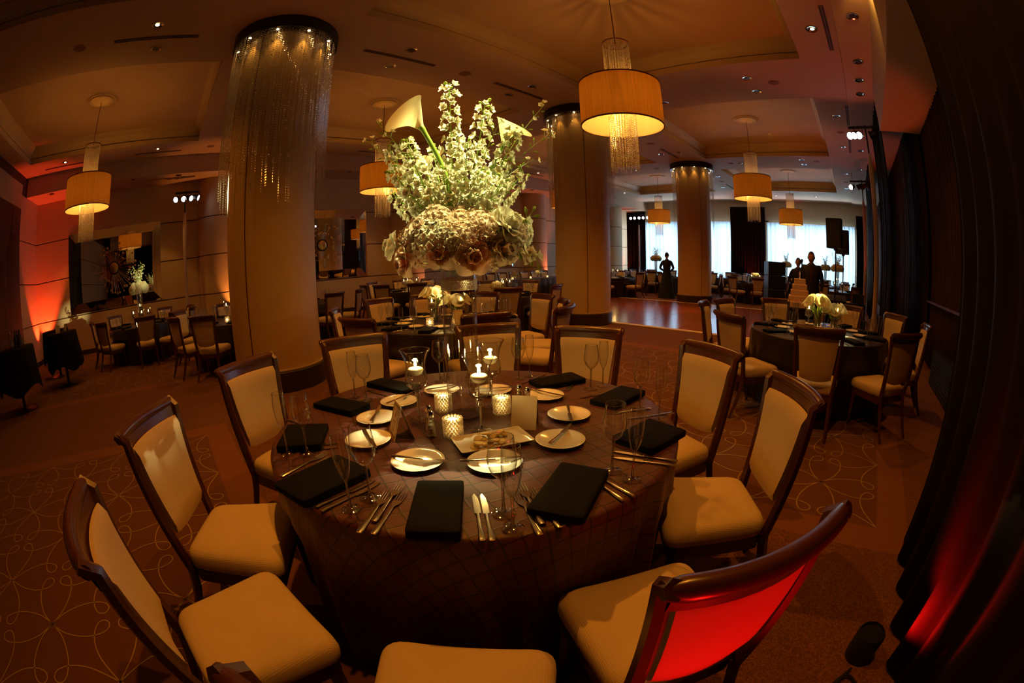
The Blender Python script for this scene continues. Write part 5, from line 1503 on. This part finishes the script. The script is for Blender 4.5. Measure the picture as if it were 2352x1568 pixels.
# low round rose centrepieces
def posy(x, y, label, H=.12, R=.15, z=TZ):
    t = thing('rose_centrepiece', label, 'flowers', (x, y, z))
    MB().lathe([(0, 0), (.05, 0), (.045, .02), (.06, H), (.058, H), (0, H - .01)], 16).build('bowl', GLASSR, t)
    rd = random.Random(int(abs(x * 10)))
    for k in range(12):
        ph = math.acos(1 - (k + .5) / 12); th = k * 2.4; d = Vector((sin(ph) * cos(th), sin(ph) * sin(th), cos(ph)))
        o = link('hydrangea', hyds[k % 2], t); o.matrix_local = TR(*(d * R * .62 + Vector((0, 0, H + .02)))) @ d.to_track_quat('Z', 'Y').to_matrix().to_4x4() @ Matrix.Scale(.75, 4)
    return t
posy(TABS['T4'][0] + .05, TABS['T4'][1], 'low white flower centrepiece on the table by the left wall')
posy(TABS['T3'][0], TABS['T3'][1], 'low white flower centrepiece on the number 10 table')
for y, l_ in ((11.4, 'near'), (12.7, 'middle'), (13.9, 'far')): posy(-11.3, y, l_ + ' low white posy of the three on the long head table', .14, .12)
for i in range(9):
    place(wgs, 'wine_glass', -11.1, 10.4 + i * .48, TZ, 0, ('first', 'second', 'third', 'fourth', 'fifth', 'sixth', 'seventh', 'eighth', 'ninth')[i] + ' wine glass from the near end of the head table', 'glass', 'wine glasses on the head table')
    if i % 2: place(vot_me, 'crystal_votive', -11.05, 10.6 + i * .48, TZ, 0, ('first', 'second', 'third', 'fourth')[i // 2] + ' glowing votive from the near end of the head table', 'candle holder', 'votives on the head table')
light('POINT', 'candle_light', (-11.1, 12.5, 1.15), 3, CANDLE, size=.05)
# tall arrangements on other tables (same kind as the foreground one)
def tall_arr(x, y, label, vlabel, seed, zb=.68):
    v = thing('cylinder_vase', vlabel, 'vase', (x, y, TZ))
    MB().lathe([(0, .004), (.055, .004), (.075, zb), (.077, zb), (.057, .0), (0, 0)], 20).build('glass_cylinder', GLASSR, v, smooth=50)
    t = thing('flower_arrangement', label, 'flowers', (x, y, TZ + zb))
    rd = random.Random(seed); MB().ball((0, 0, .10), (.17, .17, .07), 14, 8).build('foam_core', MATS['foam_green'], t)
    for el, n in ((-20, 10), (10, 12), (45, 8)):
        for k in range(n):
            a = 2 * pi * k / n + rd.uniform(-.2, .2); e_ = radians(el); d = Vector((cos(e_) * cos(a), cos(e_) * sin(a), sin(e_)))
            o = link('hydrangea', hyds[rd.randint(0, 1)], t); o.matrix_local = TR(d.x * .2, d.y * .2, .1 + d.z * .1) @ d.to_track_quat('Z', 'Y').to_matrix().to_4x4()
    for k in range(9):
        a = 2 * pi * k / 9 + rd.uniform(-.2, .2); r = rd.uniform(.1, .3)
        spike([(.02 * cos(a), .02 * sin(a), .15), (r * .4 * cos(a), r * .4 * sin(a), .35), (r * cos(a), r * sin(a), rd.uniform(.5, .72))], 16, .034, .022, seed + k).build('delphinium_stem', [PETAL, GREEN, GREENL], t)
    return t
tall_arr(TABS['L1'][0], TABS['L1'][1], 'tall white flower arrangement in front of the left wall mirror', 'tall flared glass vase on the table under the left mirror', 300)
for kk, lab in (('F2', 'far tall arrangement by the left end of the bright sheers'), ('F3', 'far tall arrangement beside the farthest column'), ('F6', 'far tall arrangement below the centre drape'), ('F7', 'far tall arrangement behind the standing men'), ('F8', 'tall arrangement behind the loudspeaker poles')):
    tall_arr(TABS[kk][0], TABS[kk][1], lab, 'glass vase of the ' + lab, 310 + int(TABS[kk][1]))

# ================================================================== STAGE, SPEAKERS, CAKE, PEOPLE
def speaker_stand(x, y, z0, rz, lab):
    t = thing('speaker_stand', 'black tripod pole stand under the ' + lab, 'stand', (x, y, 0), rz)
    MB().tube([(0, 0, .25), (0, 0, z0)], .018, 8).build('pole', BLKM, t)
    MB().lathe([(.03, z0 - .05), (.05, z0 - .03), (.05, z0 - .001), (0, z0 - .001)], 12).build('top_cup', BLKM, t)
    for k in range(3):
        a = 2 * pi * k / 3 + .3
        MB().tube([(.02 * cos(a), .02 * sin(a), .75), (.5 * cos(a), .5 * sin(a), .012)], .012, 6).build('leg', BLKM, t)
    s_ = thing('loudspeaker', lab, 'speaker', (x, y, z0), rz)
    pts = [(-.19, -.16), (.19, -.16), (.19, .0), (.13, .17), (-.13, .17), (-.19, .0)]
    MB().poly(pts, .64).build('cabinet', BLKM, s_, smooth=0, bevel=.008)
    MB().box((0, -.163, .33), (.34, .01, .56)).build('front_grille', GRILL, s_, smooth=0)
speaker_stand(-.29, 10.0, 1.94, -.25, 'black loudspeaker nearer the camera before the bright window')
speaker_stand(-.13, 12.5, 1.92, -.25, 'black loudspeaker partly behind the nearer one')
st = thing('speaker_stack', 'black speaker stack with side grilles in front of the bright window', 'speaker', (-2.28, 12.8, 0), .45)
for k in range(4):
    MB().box((0, 0, .2 + k * .395), (.54, .56, .385)).build('cabinet', BLKM, st, smooth=0, bevel=.008)
    for q in range(5): MB().box((.273, -.05, .07 + k * .395 + q * .06), (.008, .36, .03)).build('side_slot', GRILL, st, smooth=0)
# cake
ct = thing('cake_table', 'small round draped table under the wedding cake', 'table', (-.95, 8.2, 0))
MB().lathe([(0, .755), (.36, .755), (.365, .745), (.375, .4), (.40, .01)], 40).build('table_skirt', BLKC, ct)
ck = thing('wedding_cake', 'five tier square cream wedding cake behind the callas', 'cake', (-.95, 8.2, .756), radians(7))
for k, (w_, h) in enumerate(((.50, .105), (.42, .1), (.35, .1), (.29, .1), (.23, .1))):
    z = .005 + sum((.105, .1, .1, .1, .1)[:k])
    MB().box((0, 0, z + h / 2), (w_, w_, h - .002)).build('cake_tier', CAKE, ck, smooth=0, bevel=.006)
    m = MB()
    for q in range(40):
        u = -w_ / 2 + w_ * (q + .5) / 40
        for sx, sy in ((u, -w_ / 2), (u, w_ / 2), (-w_ / 2, u), (w_ / 2, u)): m.octa((sx, sy, z + .006), .006, .006)
    m.build('pearl_border', CAKE, ck, smooth=0)['kind'] = 'stuff'
MB().lathe([(0, .506), (.012, .507), (.007, .56), (.014, .60), (.004, .64), (0, .645)], 10).build('cake_topper', PORC, ck)
# equipment table
dj = thing('equipment_table', 'dark draped equipment table at the right under the loudspeakers', 'table', (-.02, 11.2, 0))
MB().box((0, 0, .36), (1.1, .6, .72), taper=1.06).build('table_cover', BLKC, dj, smooth=0, bevel=.02)
g1 = thing('sound_mixer', 'dark sloped sound mixer on the equipment table', 'electronics', (-.27, 11.1, .722), .1)
MB().add([(-.25, -.2, 0), (.25, -.2, 0), (.25, .2, 0), (-.25, .2, 0), (-.25, -.2, .05), (.25, -.2, .05), (.25, .2, .16), (-.25, .2, .16)], [(3, 2, 1, 0), (4, 5, 6, 7), (0, 1, 5, 4), (1, 2, 6, 5), (2, 3, 7, 6), (3, 0, 4, 7)]).build('mixer_body', BLKM, g1, smooth=0)
for k in range(14): MB().lathe([(.008, 0), (.007, .02), (0, .02)], 8, c=(0, 0), T=TR(-.2 + .065 * (k % 7), -.1 + .14 * (k // 7), .075 + .04 * (k // 7))).build('mixer_knob', CHROME, g1)
g2 = thing('laptop', 'open black laptop on the equipment table', 'laptop', (.30, 11.15, .722), -.2)
MB().box((0, 0, .009), (.34, .24, .016)).build('base', BLKM, g2, smooth=0); MB().box((0, .12, .125), (.34, .012, .22)).build('screen', BLKM, g2, smooth=0)
mk = thing('microphone_stand', 'microphone on a thin tripod stand before the taller man', 'microphone', (-1.02, 9.75, 0))
MB().tube([(0, 0, .2), (0, 0, 1.35)], .010, 6).tube([(0, 0, 1.35), (-.05, -.1, 1.52)], .008, 6).build('pole', BLKM, mk)
for k in range(3):
    a = 2 * pi * k / 3 + .5; MB().tube([(0, 0, .5), (.28 * cos(a), .28 * sin(a), .01)], .007, 6).build('leg', BLKM, mk)
MB().lathe([(0, 1.50), (.014, 1.505), (.018, 1.58), (.028, 1.60), (.03, 1.625), (.018, 1.65), (0, 1.655)], 12, c=(-.055, -.11)).build('microphone_head', BLKM, mk)

def person(label, x, y, face, height, dress=None, sh=1.0, suit=SUIT, armpose=0, seed=0):
    """one continuous skinned body; face: heading angle"""
    s_ = height / 1.78
    J = {}
    def P(n, a, b, c, r): J[n] = (Vector((a, b, c)) * s_, r * s_)
    P('pelvis', 0, 0, .95, .145 * (sh)); P('waist', 0, .01, 1.10, .135 * sh); P('chest', 0, .0, 1.30, .155 * sh); P('neckb', 0, -.01, 1.46, .090); P('neck', 0, .0, 1.56, .058)
    for q, d in (('l', -1), ('r', 1)):
        P('sh' + q, d * .17 * sh, -.01, 1.42, .070 * sh); P('el' + q, d * .27, -.03, 1.15, .050)
        if armpose == 0: P('wr' + q, d * .25, .07, .92, .034); P('hd' + q, d * .245, .10, .85, .036)
        else: P('wr' + q, d * .10, .23, 1.02, .034); P('hd' + q, d * .03, .27, 1.03, .036)
        for k in range(4):
            h = J['hd' + q][0] / s_; o = (k - 1.5) * .017; L = (.052, .062, .058, .045)[k]
            if armpose == 0: P('f%s%d' % (q, k), h.x - d * .004, h.y + .012 + o, h.z - .045, .0085); P('g%s%d' % (q, k), h.x - d * .012, h.y + .016 + o, h.z - .045 - L * .8, .0075)
            else: P('f%s%d' % (q, k), h.x - d * .04, h.y + .01, h.z + o, .0085); P('g%s%d' % (q, k), h.x - d * (.04 + L * .6), h.y - .005, h.z + o, .0075)
        P('t' + q, J['hd' + q][0].x / s_ - d * .02, J['hd' + q][0].y / s_ + .03, J['hd' + q][0].z / s_ + .0, .0095); P('u' + q, J['hd' + q][0].x / s_ - d * .03, J['hd' + q][0].y / s_ + .045, J['hd' + q][0].z / s_ - .03, .0085)
        P('hp' + q, d * .095, 0, .88, .100); P('kn' + q, d * .10, .02, .50, .068); P('an' + q, d * .105, -.02, .09, .045); P('to' + q, d * .115, .12, .035, .036)
    E_ = [('pelvis', 'waist'), ('waist', 'chest'), ('chest', 'neckb'), ('neckb', 'neck')]
    for q in 'lr':
        E_ += [('chest', 'sh' + q), ('sh' + q, 'el' + q), ('el' + q, 'wr' + q), ('wr' + q, 'hd' + q), ('hd' + q, 't' + q), ('t' + q, 'u' + q), ('pelvis', 'hp' + q), ('hp' + q, 'kn' + q), ('kn' + q, 'an' + q), ('an' + q, 'to' + q)]
        for k in range(4): E_ += [('hd' + q, 'f%s%d' % (q, k)), ('f%s%d' % (q, k), 'g%s%d' % (q, k))]
    names = list(J); idx = {n: i for i, n in enumerate(names)}
    me = bpy.data.meshes.new('body'); me.from_pydata([J[n][0] for n in names], [(idx[a], idx[b]) for a, b in E_], [])
    t = thing('person', label, 'person', (x, y, 0), face - pi / 2)
    o = link('body', me, t)
    md = o.modifiers.new('skin', 'SKIN'); md.use_smooth_shade = True
    sv = me.skin_vertices[0].data
    for i, n in enumerate(names):
        r = J[n][1]; sv[i].radius = (r, r)
        if n in ('chest', 'waist', 'pelvis'): sv[i].radius = (r, r * .78)
        sv[i].use_root = (n == 'pelvis')
    sb = o.modifiers.new('sub', 'SUBSURF'); sb.levels = 1; sb.render_levels = 1
    dg = bpy.context.evaluated_depsgraph_get(); em = bpy.data.meshes.new_from_object(o.evaluated_get(dg)); o.modifiers.clear(); o.data = em
    em.materials.clear(); em.materials.append(SKIN); em.materials.append(suit)
    # clothing colour follows the body: hands and neck stay skin
    for p in em.polygons:
        c = p.center / s_
        hand = min((c - J['hd' + q][0] / s_).length for q in 'lr') < .085
        p.material_index = 0 if (hand or c.z > 1.50) else 1; p.use_smooth = True
    # head
    hz = 1.635 * s_; s0_ = s_; s_ = s_ * 1.08; hz = 1.635 * s0_
    hb = MB()
    rows = []
    for j in range(13):
        ph = -pi / 2 + pi * j / 12; row = []
        for k in range(20):
            a = 2 * pi * k / 20; cx, cy, cz = cos(ph) * cos(a), cos(ph) * sin(a), sin(ph)
            w_ = .074 * (1 - .18 * max(0, -cz)); l_ = .092
            yy = cy * l_ * (1 + .08 * (cz < -.3)) ; xx = cx * w_; zz = cz * .118
            if cy > .8: yy += .006 * max(0, 1 - abs(cz + .1) * 3)
            row.append((xx * s_, yy * s_, hz + zz * s_))
        rows.append(row)
    hb.surf(rows, closed=True)
    hb.add([(-.012 * s_, .088 * s_, hz - .03 * s_), (.012 * s_, .088 * s_, hz - .03 * s_), (0, .112 * s_, hz - .024 * s_), (0, .09 * s_, hz + .02 * s_)], [(0, 1, 2), (0, 2, 3), (1, 3, 2)])
    for d in (-1, 1): hb.ball((d * .076 * s_, -.005 * s_, hz - .005 * s_), (.010 * s_, .017 * s_, .028 * s_), 8, 6)
    hd = hb.build('head', SKIN, t, smooth=70)
    for d in (-1, 1): MB().ball((d * .028 * s_, .085 * s_, hz + .008 * s_), (.010 * s_, .006 * s_, .005 * s_), 8, 5).build('eye', HAIR, hd)
    MB().box((0, .091 * s_, hz - .055 * s_), (.040 * s_, .008, .006)).build('mouth', prin('lips', (.3, .1, .07), .5), hd)
    hr = MB(); rows = []
    for j in range(8):
        ph = -.1 + (pi / 2 + .1) * j / 7; row = []
        for k in range(20):
            a = 2 * pi * k / 20; front = max(0, sin(a)); ph2 = ph if front < .3 else max(ph, .65 * front)
            row.append((.079 * cos(ph2) * cos(a) * s_, (.098 * cos(ph2) * sin(a) - .004) * s_, hz + (.124 * sin(ph2)) * s_))
        rows.append(row)
    hr.surf(rows, closed=True); hr.build('hair', HAIR, t, smooth=70); s_ = s0_
    if dress == 'coat':
        c = MB(); rows = []
        for z, rx, ry in ((.74, .20, .15), (.9, .19, .145), (1.08, .165, .13), (1.28, .20, .145), (1.40, .20, .125), (1.46, .12, .09), (1.50, .07, .07)):
            rows.append([(rx * sh * cos(2 * pi * k / 28) * s_, ry * sh * sin(2 * pi * k / 28) * s_, z * s_) for k in range(28)])
        c.surf(rows, closed=True); c.build('jacket', suit, t, smooth=60)
        sm = MB().add([(-.05 * s_, .135 * s_, 1.42 * s_), (.05 * s_, .135 * s_, 1.42 * s_), (.01 * s_, .152 * s_, 1.12 * s_), (-.01 * s_, .152 * s_, 1.12 * s_)], [(3, 2, 1, 0)]); 
        sm.v = [(a, b + .012, c_) for a, b, c_ in sm.v]; so = sm.build('shirt_front', SHIRT, t, smooth=0)
        md = so.modifiers.new('t', 'SOLIDIFY'); md.thickness = .006
    if dress == 'gown':
        c = MB(); rows = []
        for z, rx in ((.01, .34), (.3, .29), (.6, .235), (.85, .19), (1.02, .15), (1.1, .14), (1.28, .165), (1.40, .15), (1.46, .09)):
            rows.append([(rx * (1 + .04 * sin(9 * 2 * pi * k / 54) * (z < .9)) * cos(2 * pi * k / 54) * s_, rx * .8 * (1 + .04 * sin(9 * 2 * pi * k / 54) * (z < .9)) * sin(2 * pi * k / 54) * s_, z * s_) for k in range(54)])
        c.surf(rows, closed=True); c.build('gown', suit, t, smooth=60)
    return t
person('man in a black suit and dark red shirt standing at the microphone', -.90, 10.16, radians(-85), 1.86, 'coat', 1.12, SUIT, 0)
person('shorter dark haired person in black standing left of the taller man', -1.46, 12.12, radians(-80), 1.74, 'coat', .98, SUIT, 1)
person('person in a long black dress seen from behind left of the farthest column', -7.15, 15.6, radians(110), 1.80, 'gown', .95, SUIT, 1)

# ---- stage light trees
def par_can(parent, p, d, R=.095, L=.22, on=True):
    """spot fixture at p, beam direction d"""
    d = Vector(d).normalized(); T = TR(*p) @ d.to_track_quat('Z', 'Y').to_matrix().to_4x4()
    c = MB().lathe([(0, -L), (R * .55, -L), (R * .85, -L * .8), (R * .9, -.03), (R * 1.08, -.02), (R * 1.08, .02), (R * .95, .02), (R * .93, -.004)], 18, T=T).build('spot_can', BLKM, parent)
    MB().lathe([(0, .0), (R * .92, .0)], 18, T=T).build('lamp_lens', LAMPON if on else DLIN, c)
    MB().tube([tuple(T @ Vector((R * 1.15, 0, -L * .4))), tuple(T @ Vector((R * 1.15, 0, -L * .4)) + Vector((0, 0, .2)))], .008, 5).build('yoke', BLKM, c)
    return c
def light_tree(x, y, H, label, bar_dir, cans, cover=True):
    t = thing('light_tree', label, 'stage light', (x, y, 0))
    MB().tube([(0, 0, .02), (0, 0, H + .12)], .02, 8).build('pole', BLKM, t)
    MB().lathe([(0, 0), (.28, 0), (.28, .012), (.03, .02), (.03, .05)], 24).build('base_plate', BLKM, t)
    bx, by = cos(bar_dir), sin(bar_dir)
    MB().tube([(-.32 * bx, -.32 * by, H + .08), (.42 * bx, .42 * by, H + .08)], .03, 8).build('cross_bar', BLKM, t)
    if cover:
        MB().lathe([(.02, .05), (.10, .08), (.055, .7), (.05, H * .5), (.06, H - .9), (.035, H - .5)], 14).build('fabric_sleeve', PINKSC, t, smooth=60)
    for (s_, d, on) in cans:
        par_can(t, (s_ * bx, s_ * by, H - .10), d, .085, .2, on)
    return t
light_tree(-12.75, .30, 3.95, 'stage light bar on a draped pole by the left wall, four lamps lit', pi / 2, [(-.30, (1, -.55, -.45), 1), (-.05, (1, .0, -.45), 1), (.18, (1, .8, -.5), 1), (.40, (.5, 1, -.4), 1)])
light_tree(-12.3, 22.9, 4.05, 'row of lit stage lights in the far left corner', 0, [(-.55, (.3, -1, -.2), 1), (-.28, (.2, -1, -.2), 1), (.02, (.3, -1, -.3), 1), (.30, (.1, -1, -.2), 1), (.58, (0, -1, -.3), 1)])
light_tree(.68, 9.5, 4.45, 'near right stage light cluster glaring white on a pink sleeved pole', pi * .93, [(.40, (-.25, -1, -.45), 1), (.18, (-.1, -1, -.5), 1), (.30, (-.5, -1, -.7), 1), (-.10, (-1, .2, -.3), 0)])
light_tree(.62, 14.0, 4.15, 'far right stage light cluster with one lamp lit', pi * .93, [(.40, (-.6, -1, -.3), 1), (.15, (-1, .3, -.4), 0), (0, (-1, 1, -.4), 0), (-.25, (.4, 1, -.3), 0)])
MB_ = None
# pin spots from the light trees, plus two added above the flowers without fittings
light('SPOT', 'pin_spot_left', (-12.3, .30, 3.83), 5000, PIN, (VX, VY, 1.74), size=.04, angle=5.2, blend=1)
light('SPOT', 'pin_spot_right', (.55, 9.1, 4.3), 3500, PIN, (VX - .02, VY, 1.74), size=.04, angle=6.5, blend=1)
light('SPOT', 'added_flower_spot', (-2.05, 1.75, 4.93), 2600, PIN, (VX, VY, 1.80), size=.03, angle=13, blend=1)
light('SPOT', 'added_flower_spot2', (-.95, 1.5, 4.93), 2200, PIN, (VX, VY, 1.80), size=.03, angle=13, blend=1)
light('SPOT', 'pin_spot_right2', (.55, 9.1, 4.3), 14000, PIN, (TABS['L1'][0], TABS['L1'][1], 1.8), size=.05, angle=3.2, blend=1)
light('SPOT', 'pin_spot_calla', (.55, 9.4, 4.3), 240, PIN, (-.3, 5.3, 1.05), size=.05, angle=12, blend=.6)
light('SPOT', 'pin_spot_calla2', (-12.3, .4, 3.83), 700, PIN, (-4.2, 3.05, 1.0), size=.05, angle=6, blend=.6)
light('SPOT', 'pin_spot_cake', (.5, 13.6, 4.1), 130, (1, .6, .35), (-.95, 8.2, 1.0), size=.05, angle=12, blend=.6)
# monogram gobo on the dance floor
gl_ = light('SPOT', 'gobo_light', (.45, 13.8, 4.1), 2600, (1, .30, .12), (-6.0, 11.9, 0), size=.005, angle=17, blend=.15)
gl_.data.use_nodes = True; nt = gl_.data.node_tree; nt.nodes.clear()
ol_ = nt.nodes.new('ShaderNodeOutputLight'); em_ = nt.nodes.new('ShaderNodeEmission'); em_.inputs[0].default_value = (1, .34, .14, 1)
ge = nt.nodes.new('ShaderNodeTexCoord'); mp = nt.nodes.new('ShaderNodeMapping'); mp.inputs['Scale'].default_value = (60, 60, 60)
wv = nt.nodes.new('ShaderNodeTexWave'); wv.inputs['Scale'].default_value = .55; wv.inputs['Distortion'].default_value = 7; wv.inputs['Detail'].default_value = 1
th = nt.nodes.new('ShaderNodeMath'); th.operation = 'GREATER_THAN'; th.inputs[1].default_value = .55
nt.links.new(ge.outputs['Normal'], mp.inputs[0]); nt.links.new(mp.outputs[0], wv.inputs['Vector']); nt.links.new(wv.outputs['Fac'], th.inputs[0]); nt.links.new(th.outputs[0], em_.inputs[1]); nt.links.new(em_.outputs[0], ol_.inputs[0])

# ---- uplights
def uplight(x, y, label, col, power, tgt, angle=70, lens=REDLENS, show=True):
    if show:
        t = thing('uplight', label, 'uplight', (x, y, 0))
        MB().lathe([(0, .0), (.07, 0), (.075, .02), (.075, .14), (.068, .15), (.062, .13), (0, .13)], 16).build('can', BLKM, t)
        MB().lathe([(0, .137), (.06, .137)], 16).build('lamp_lens', lens, t)
    light('SPOT', 'uplight_beam', (x, y, .17), power, col, tgt, size=.03, angle=angle, blend=.5)
ORL = emis('amber_led_lens', (1, .35, .05), 8)
uplight(-13.22, -4.78, 'red uplight in the left corner behind the cocktail tables', (1, .07, .02), 600, (-13.35, -4.9, 4.4), 62)
uplight(-12.72, 1.95, 'amber uplight at the left wall column behind the foreground column', (1, .30, .05), 240, (-13.1, 1.7, 4.4), 60, ORL)
uplight(-12.70, 8.75, 'amber uplight at the second left wall column', (1, .26, .05), 60, (-13.1, 8.5, 4.4), 60, ORL)
uplight(-12.66, 15.5, 'orange uplight at the left wall column beside the middle column', (1, .22, .07), 260, (-13.0, 15.2, 4.4), 60, ORL)
uplight(-13.3, 22.6, 'red uplight in the far left corner', (1, .10, .03), 200, (-13.45, 23.3, 4.4), 60)
uplight(-5.5, 23.0, 'red uplight below the dark centre drape', (1, .08, .03), 160, (-5.3, 23.5, 4.9), 70)
uplight(.985, 8.78, 'red uplight at the foot of the right drapes', (1, .12, .03), 120, (.15, 7.2, 5), 50)
uplight(.66, 13.2, 'red uplight between the right stage light trees', (1, .12, .04), 90, (.35, 13.3, 5), 60)
uplight(.45, .30, 'red uplight on the floor by the foreground drape', (1, .005, .004), 34, (.12, .56, .85), 74, BLKG)
uplight(.52, 1.45, 'black uplight can with red lamp beside the foreground drape', (1, .005, .004), 34, (.85, 1.35, .6), 80, BLKG)
# cable coil by the drape
tag(MB().tube(catmull([(.5, 1.35, .012), (.42, 1.2, .012), (.5, 1.05, .012), (.58, 1.2, .014), (.48, 1.3, .02), (.42, 1.1, .02), (.55, .9, .012), (.56, .5, .012)], 8), .007, 6).build('power_cable', BLKM), 'black cable coiled beside the uplight can', 'cable')

# ---- cocktail tables on the left
def cocktail(x, y, lab, R=.36, seed=0):
    t = thing('cocktail_table', lab, 'table', (x, y, 0))
    MB().lathe([(0, 0), (.26, 0), (.26, .01), (.05, .03), (.03, .05)], 24).build('base_plate', BLKM, t)
    MB().tube([(0, 0, .03), (0, 0, .98)], .035, 10).build('pole', BLKM, t)
    MB().lathe([(0, .97), (R, .97), (R, .995), (0, .995)], 32).build('tabletop', BLKM, t)
    rows = []
    for (r, z) in ((.001, 1.0), (R - .01, 1.0), (R + .006, .99), (R + .04, .75), (R + .09, .35)):
        rows.append([((r + (.05 * (cos(4 * a_ + seed)) if z < .9 else 0) * (1 - z)) * cos(a_), (r + (.05 * (cos(4 * a_ + seed)) if z < .9 else 0) * (1 - z)) * sin(a_), z + (.07 * cos(4 * a_ + seed) if z < .4 else 0)) for a_ in [2 * pi * k / 64 for k in range(64)]])
    o = MB().surf(rows, closed=True).build('tablecloth', BLKC, t, smooth=60)
    return t
cocktail(-8.96, -2.80, 'black draped cocktail table in front of the red lit corner')
cocktail(-10.40, -3.45, 'black draped cocktail table behind the one before the red corner', seed=1)
cocktail(-7.42, -3.44, 'black draped cocktail table at the left edge with bottles', .42, 2)
for i, (dx, dy) in enumerate(((-.2, .0), (-.1, .12), (.02, .05), (.1, .18), (-.05, -.1))):
    tag(MB().lathe([(0, 0), (.036, 0), (.037, .02), (.037, .15), (.014, .2), (.013, .26), (.015, .262), (0, .265)], 14).build('bottle', GLASSR if i > 3 else BLKG, loc=(-7.42 + dx, -3.44 + dy, 1.001)), ('near left', 'middle', 'right', 'far right', 'nearest')[i] + ' dark bottle on the cocktail table at the left edge', 'bottle', 'bottles at the left edge')
for i, (dx, dy) in enumerate(((-.08, .1), (.12, -.05))):
    c = number_card(-8.96 + dx, -2.80 + dy, radians(60 + 40 * i), '1', 'small ivory card standing on the cocktail table %s' % ('on the left' if i == 0 else 'on the right'), .10, .14); c.location.z = 1.001
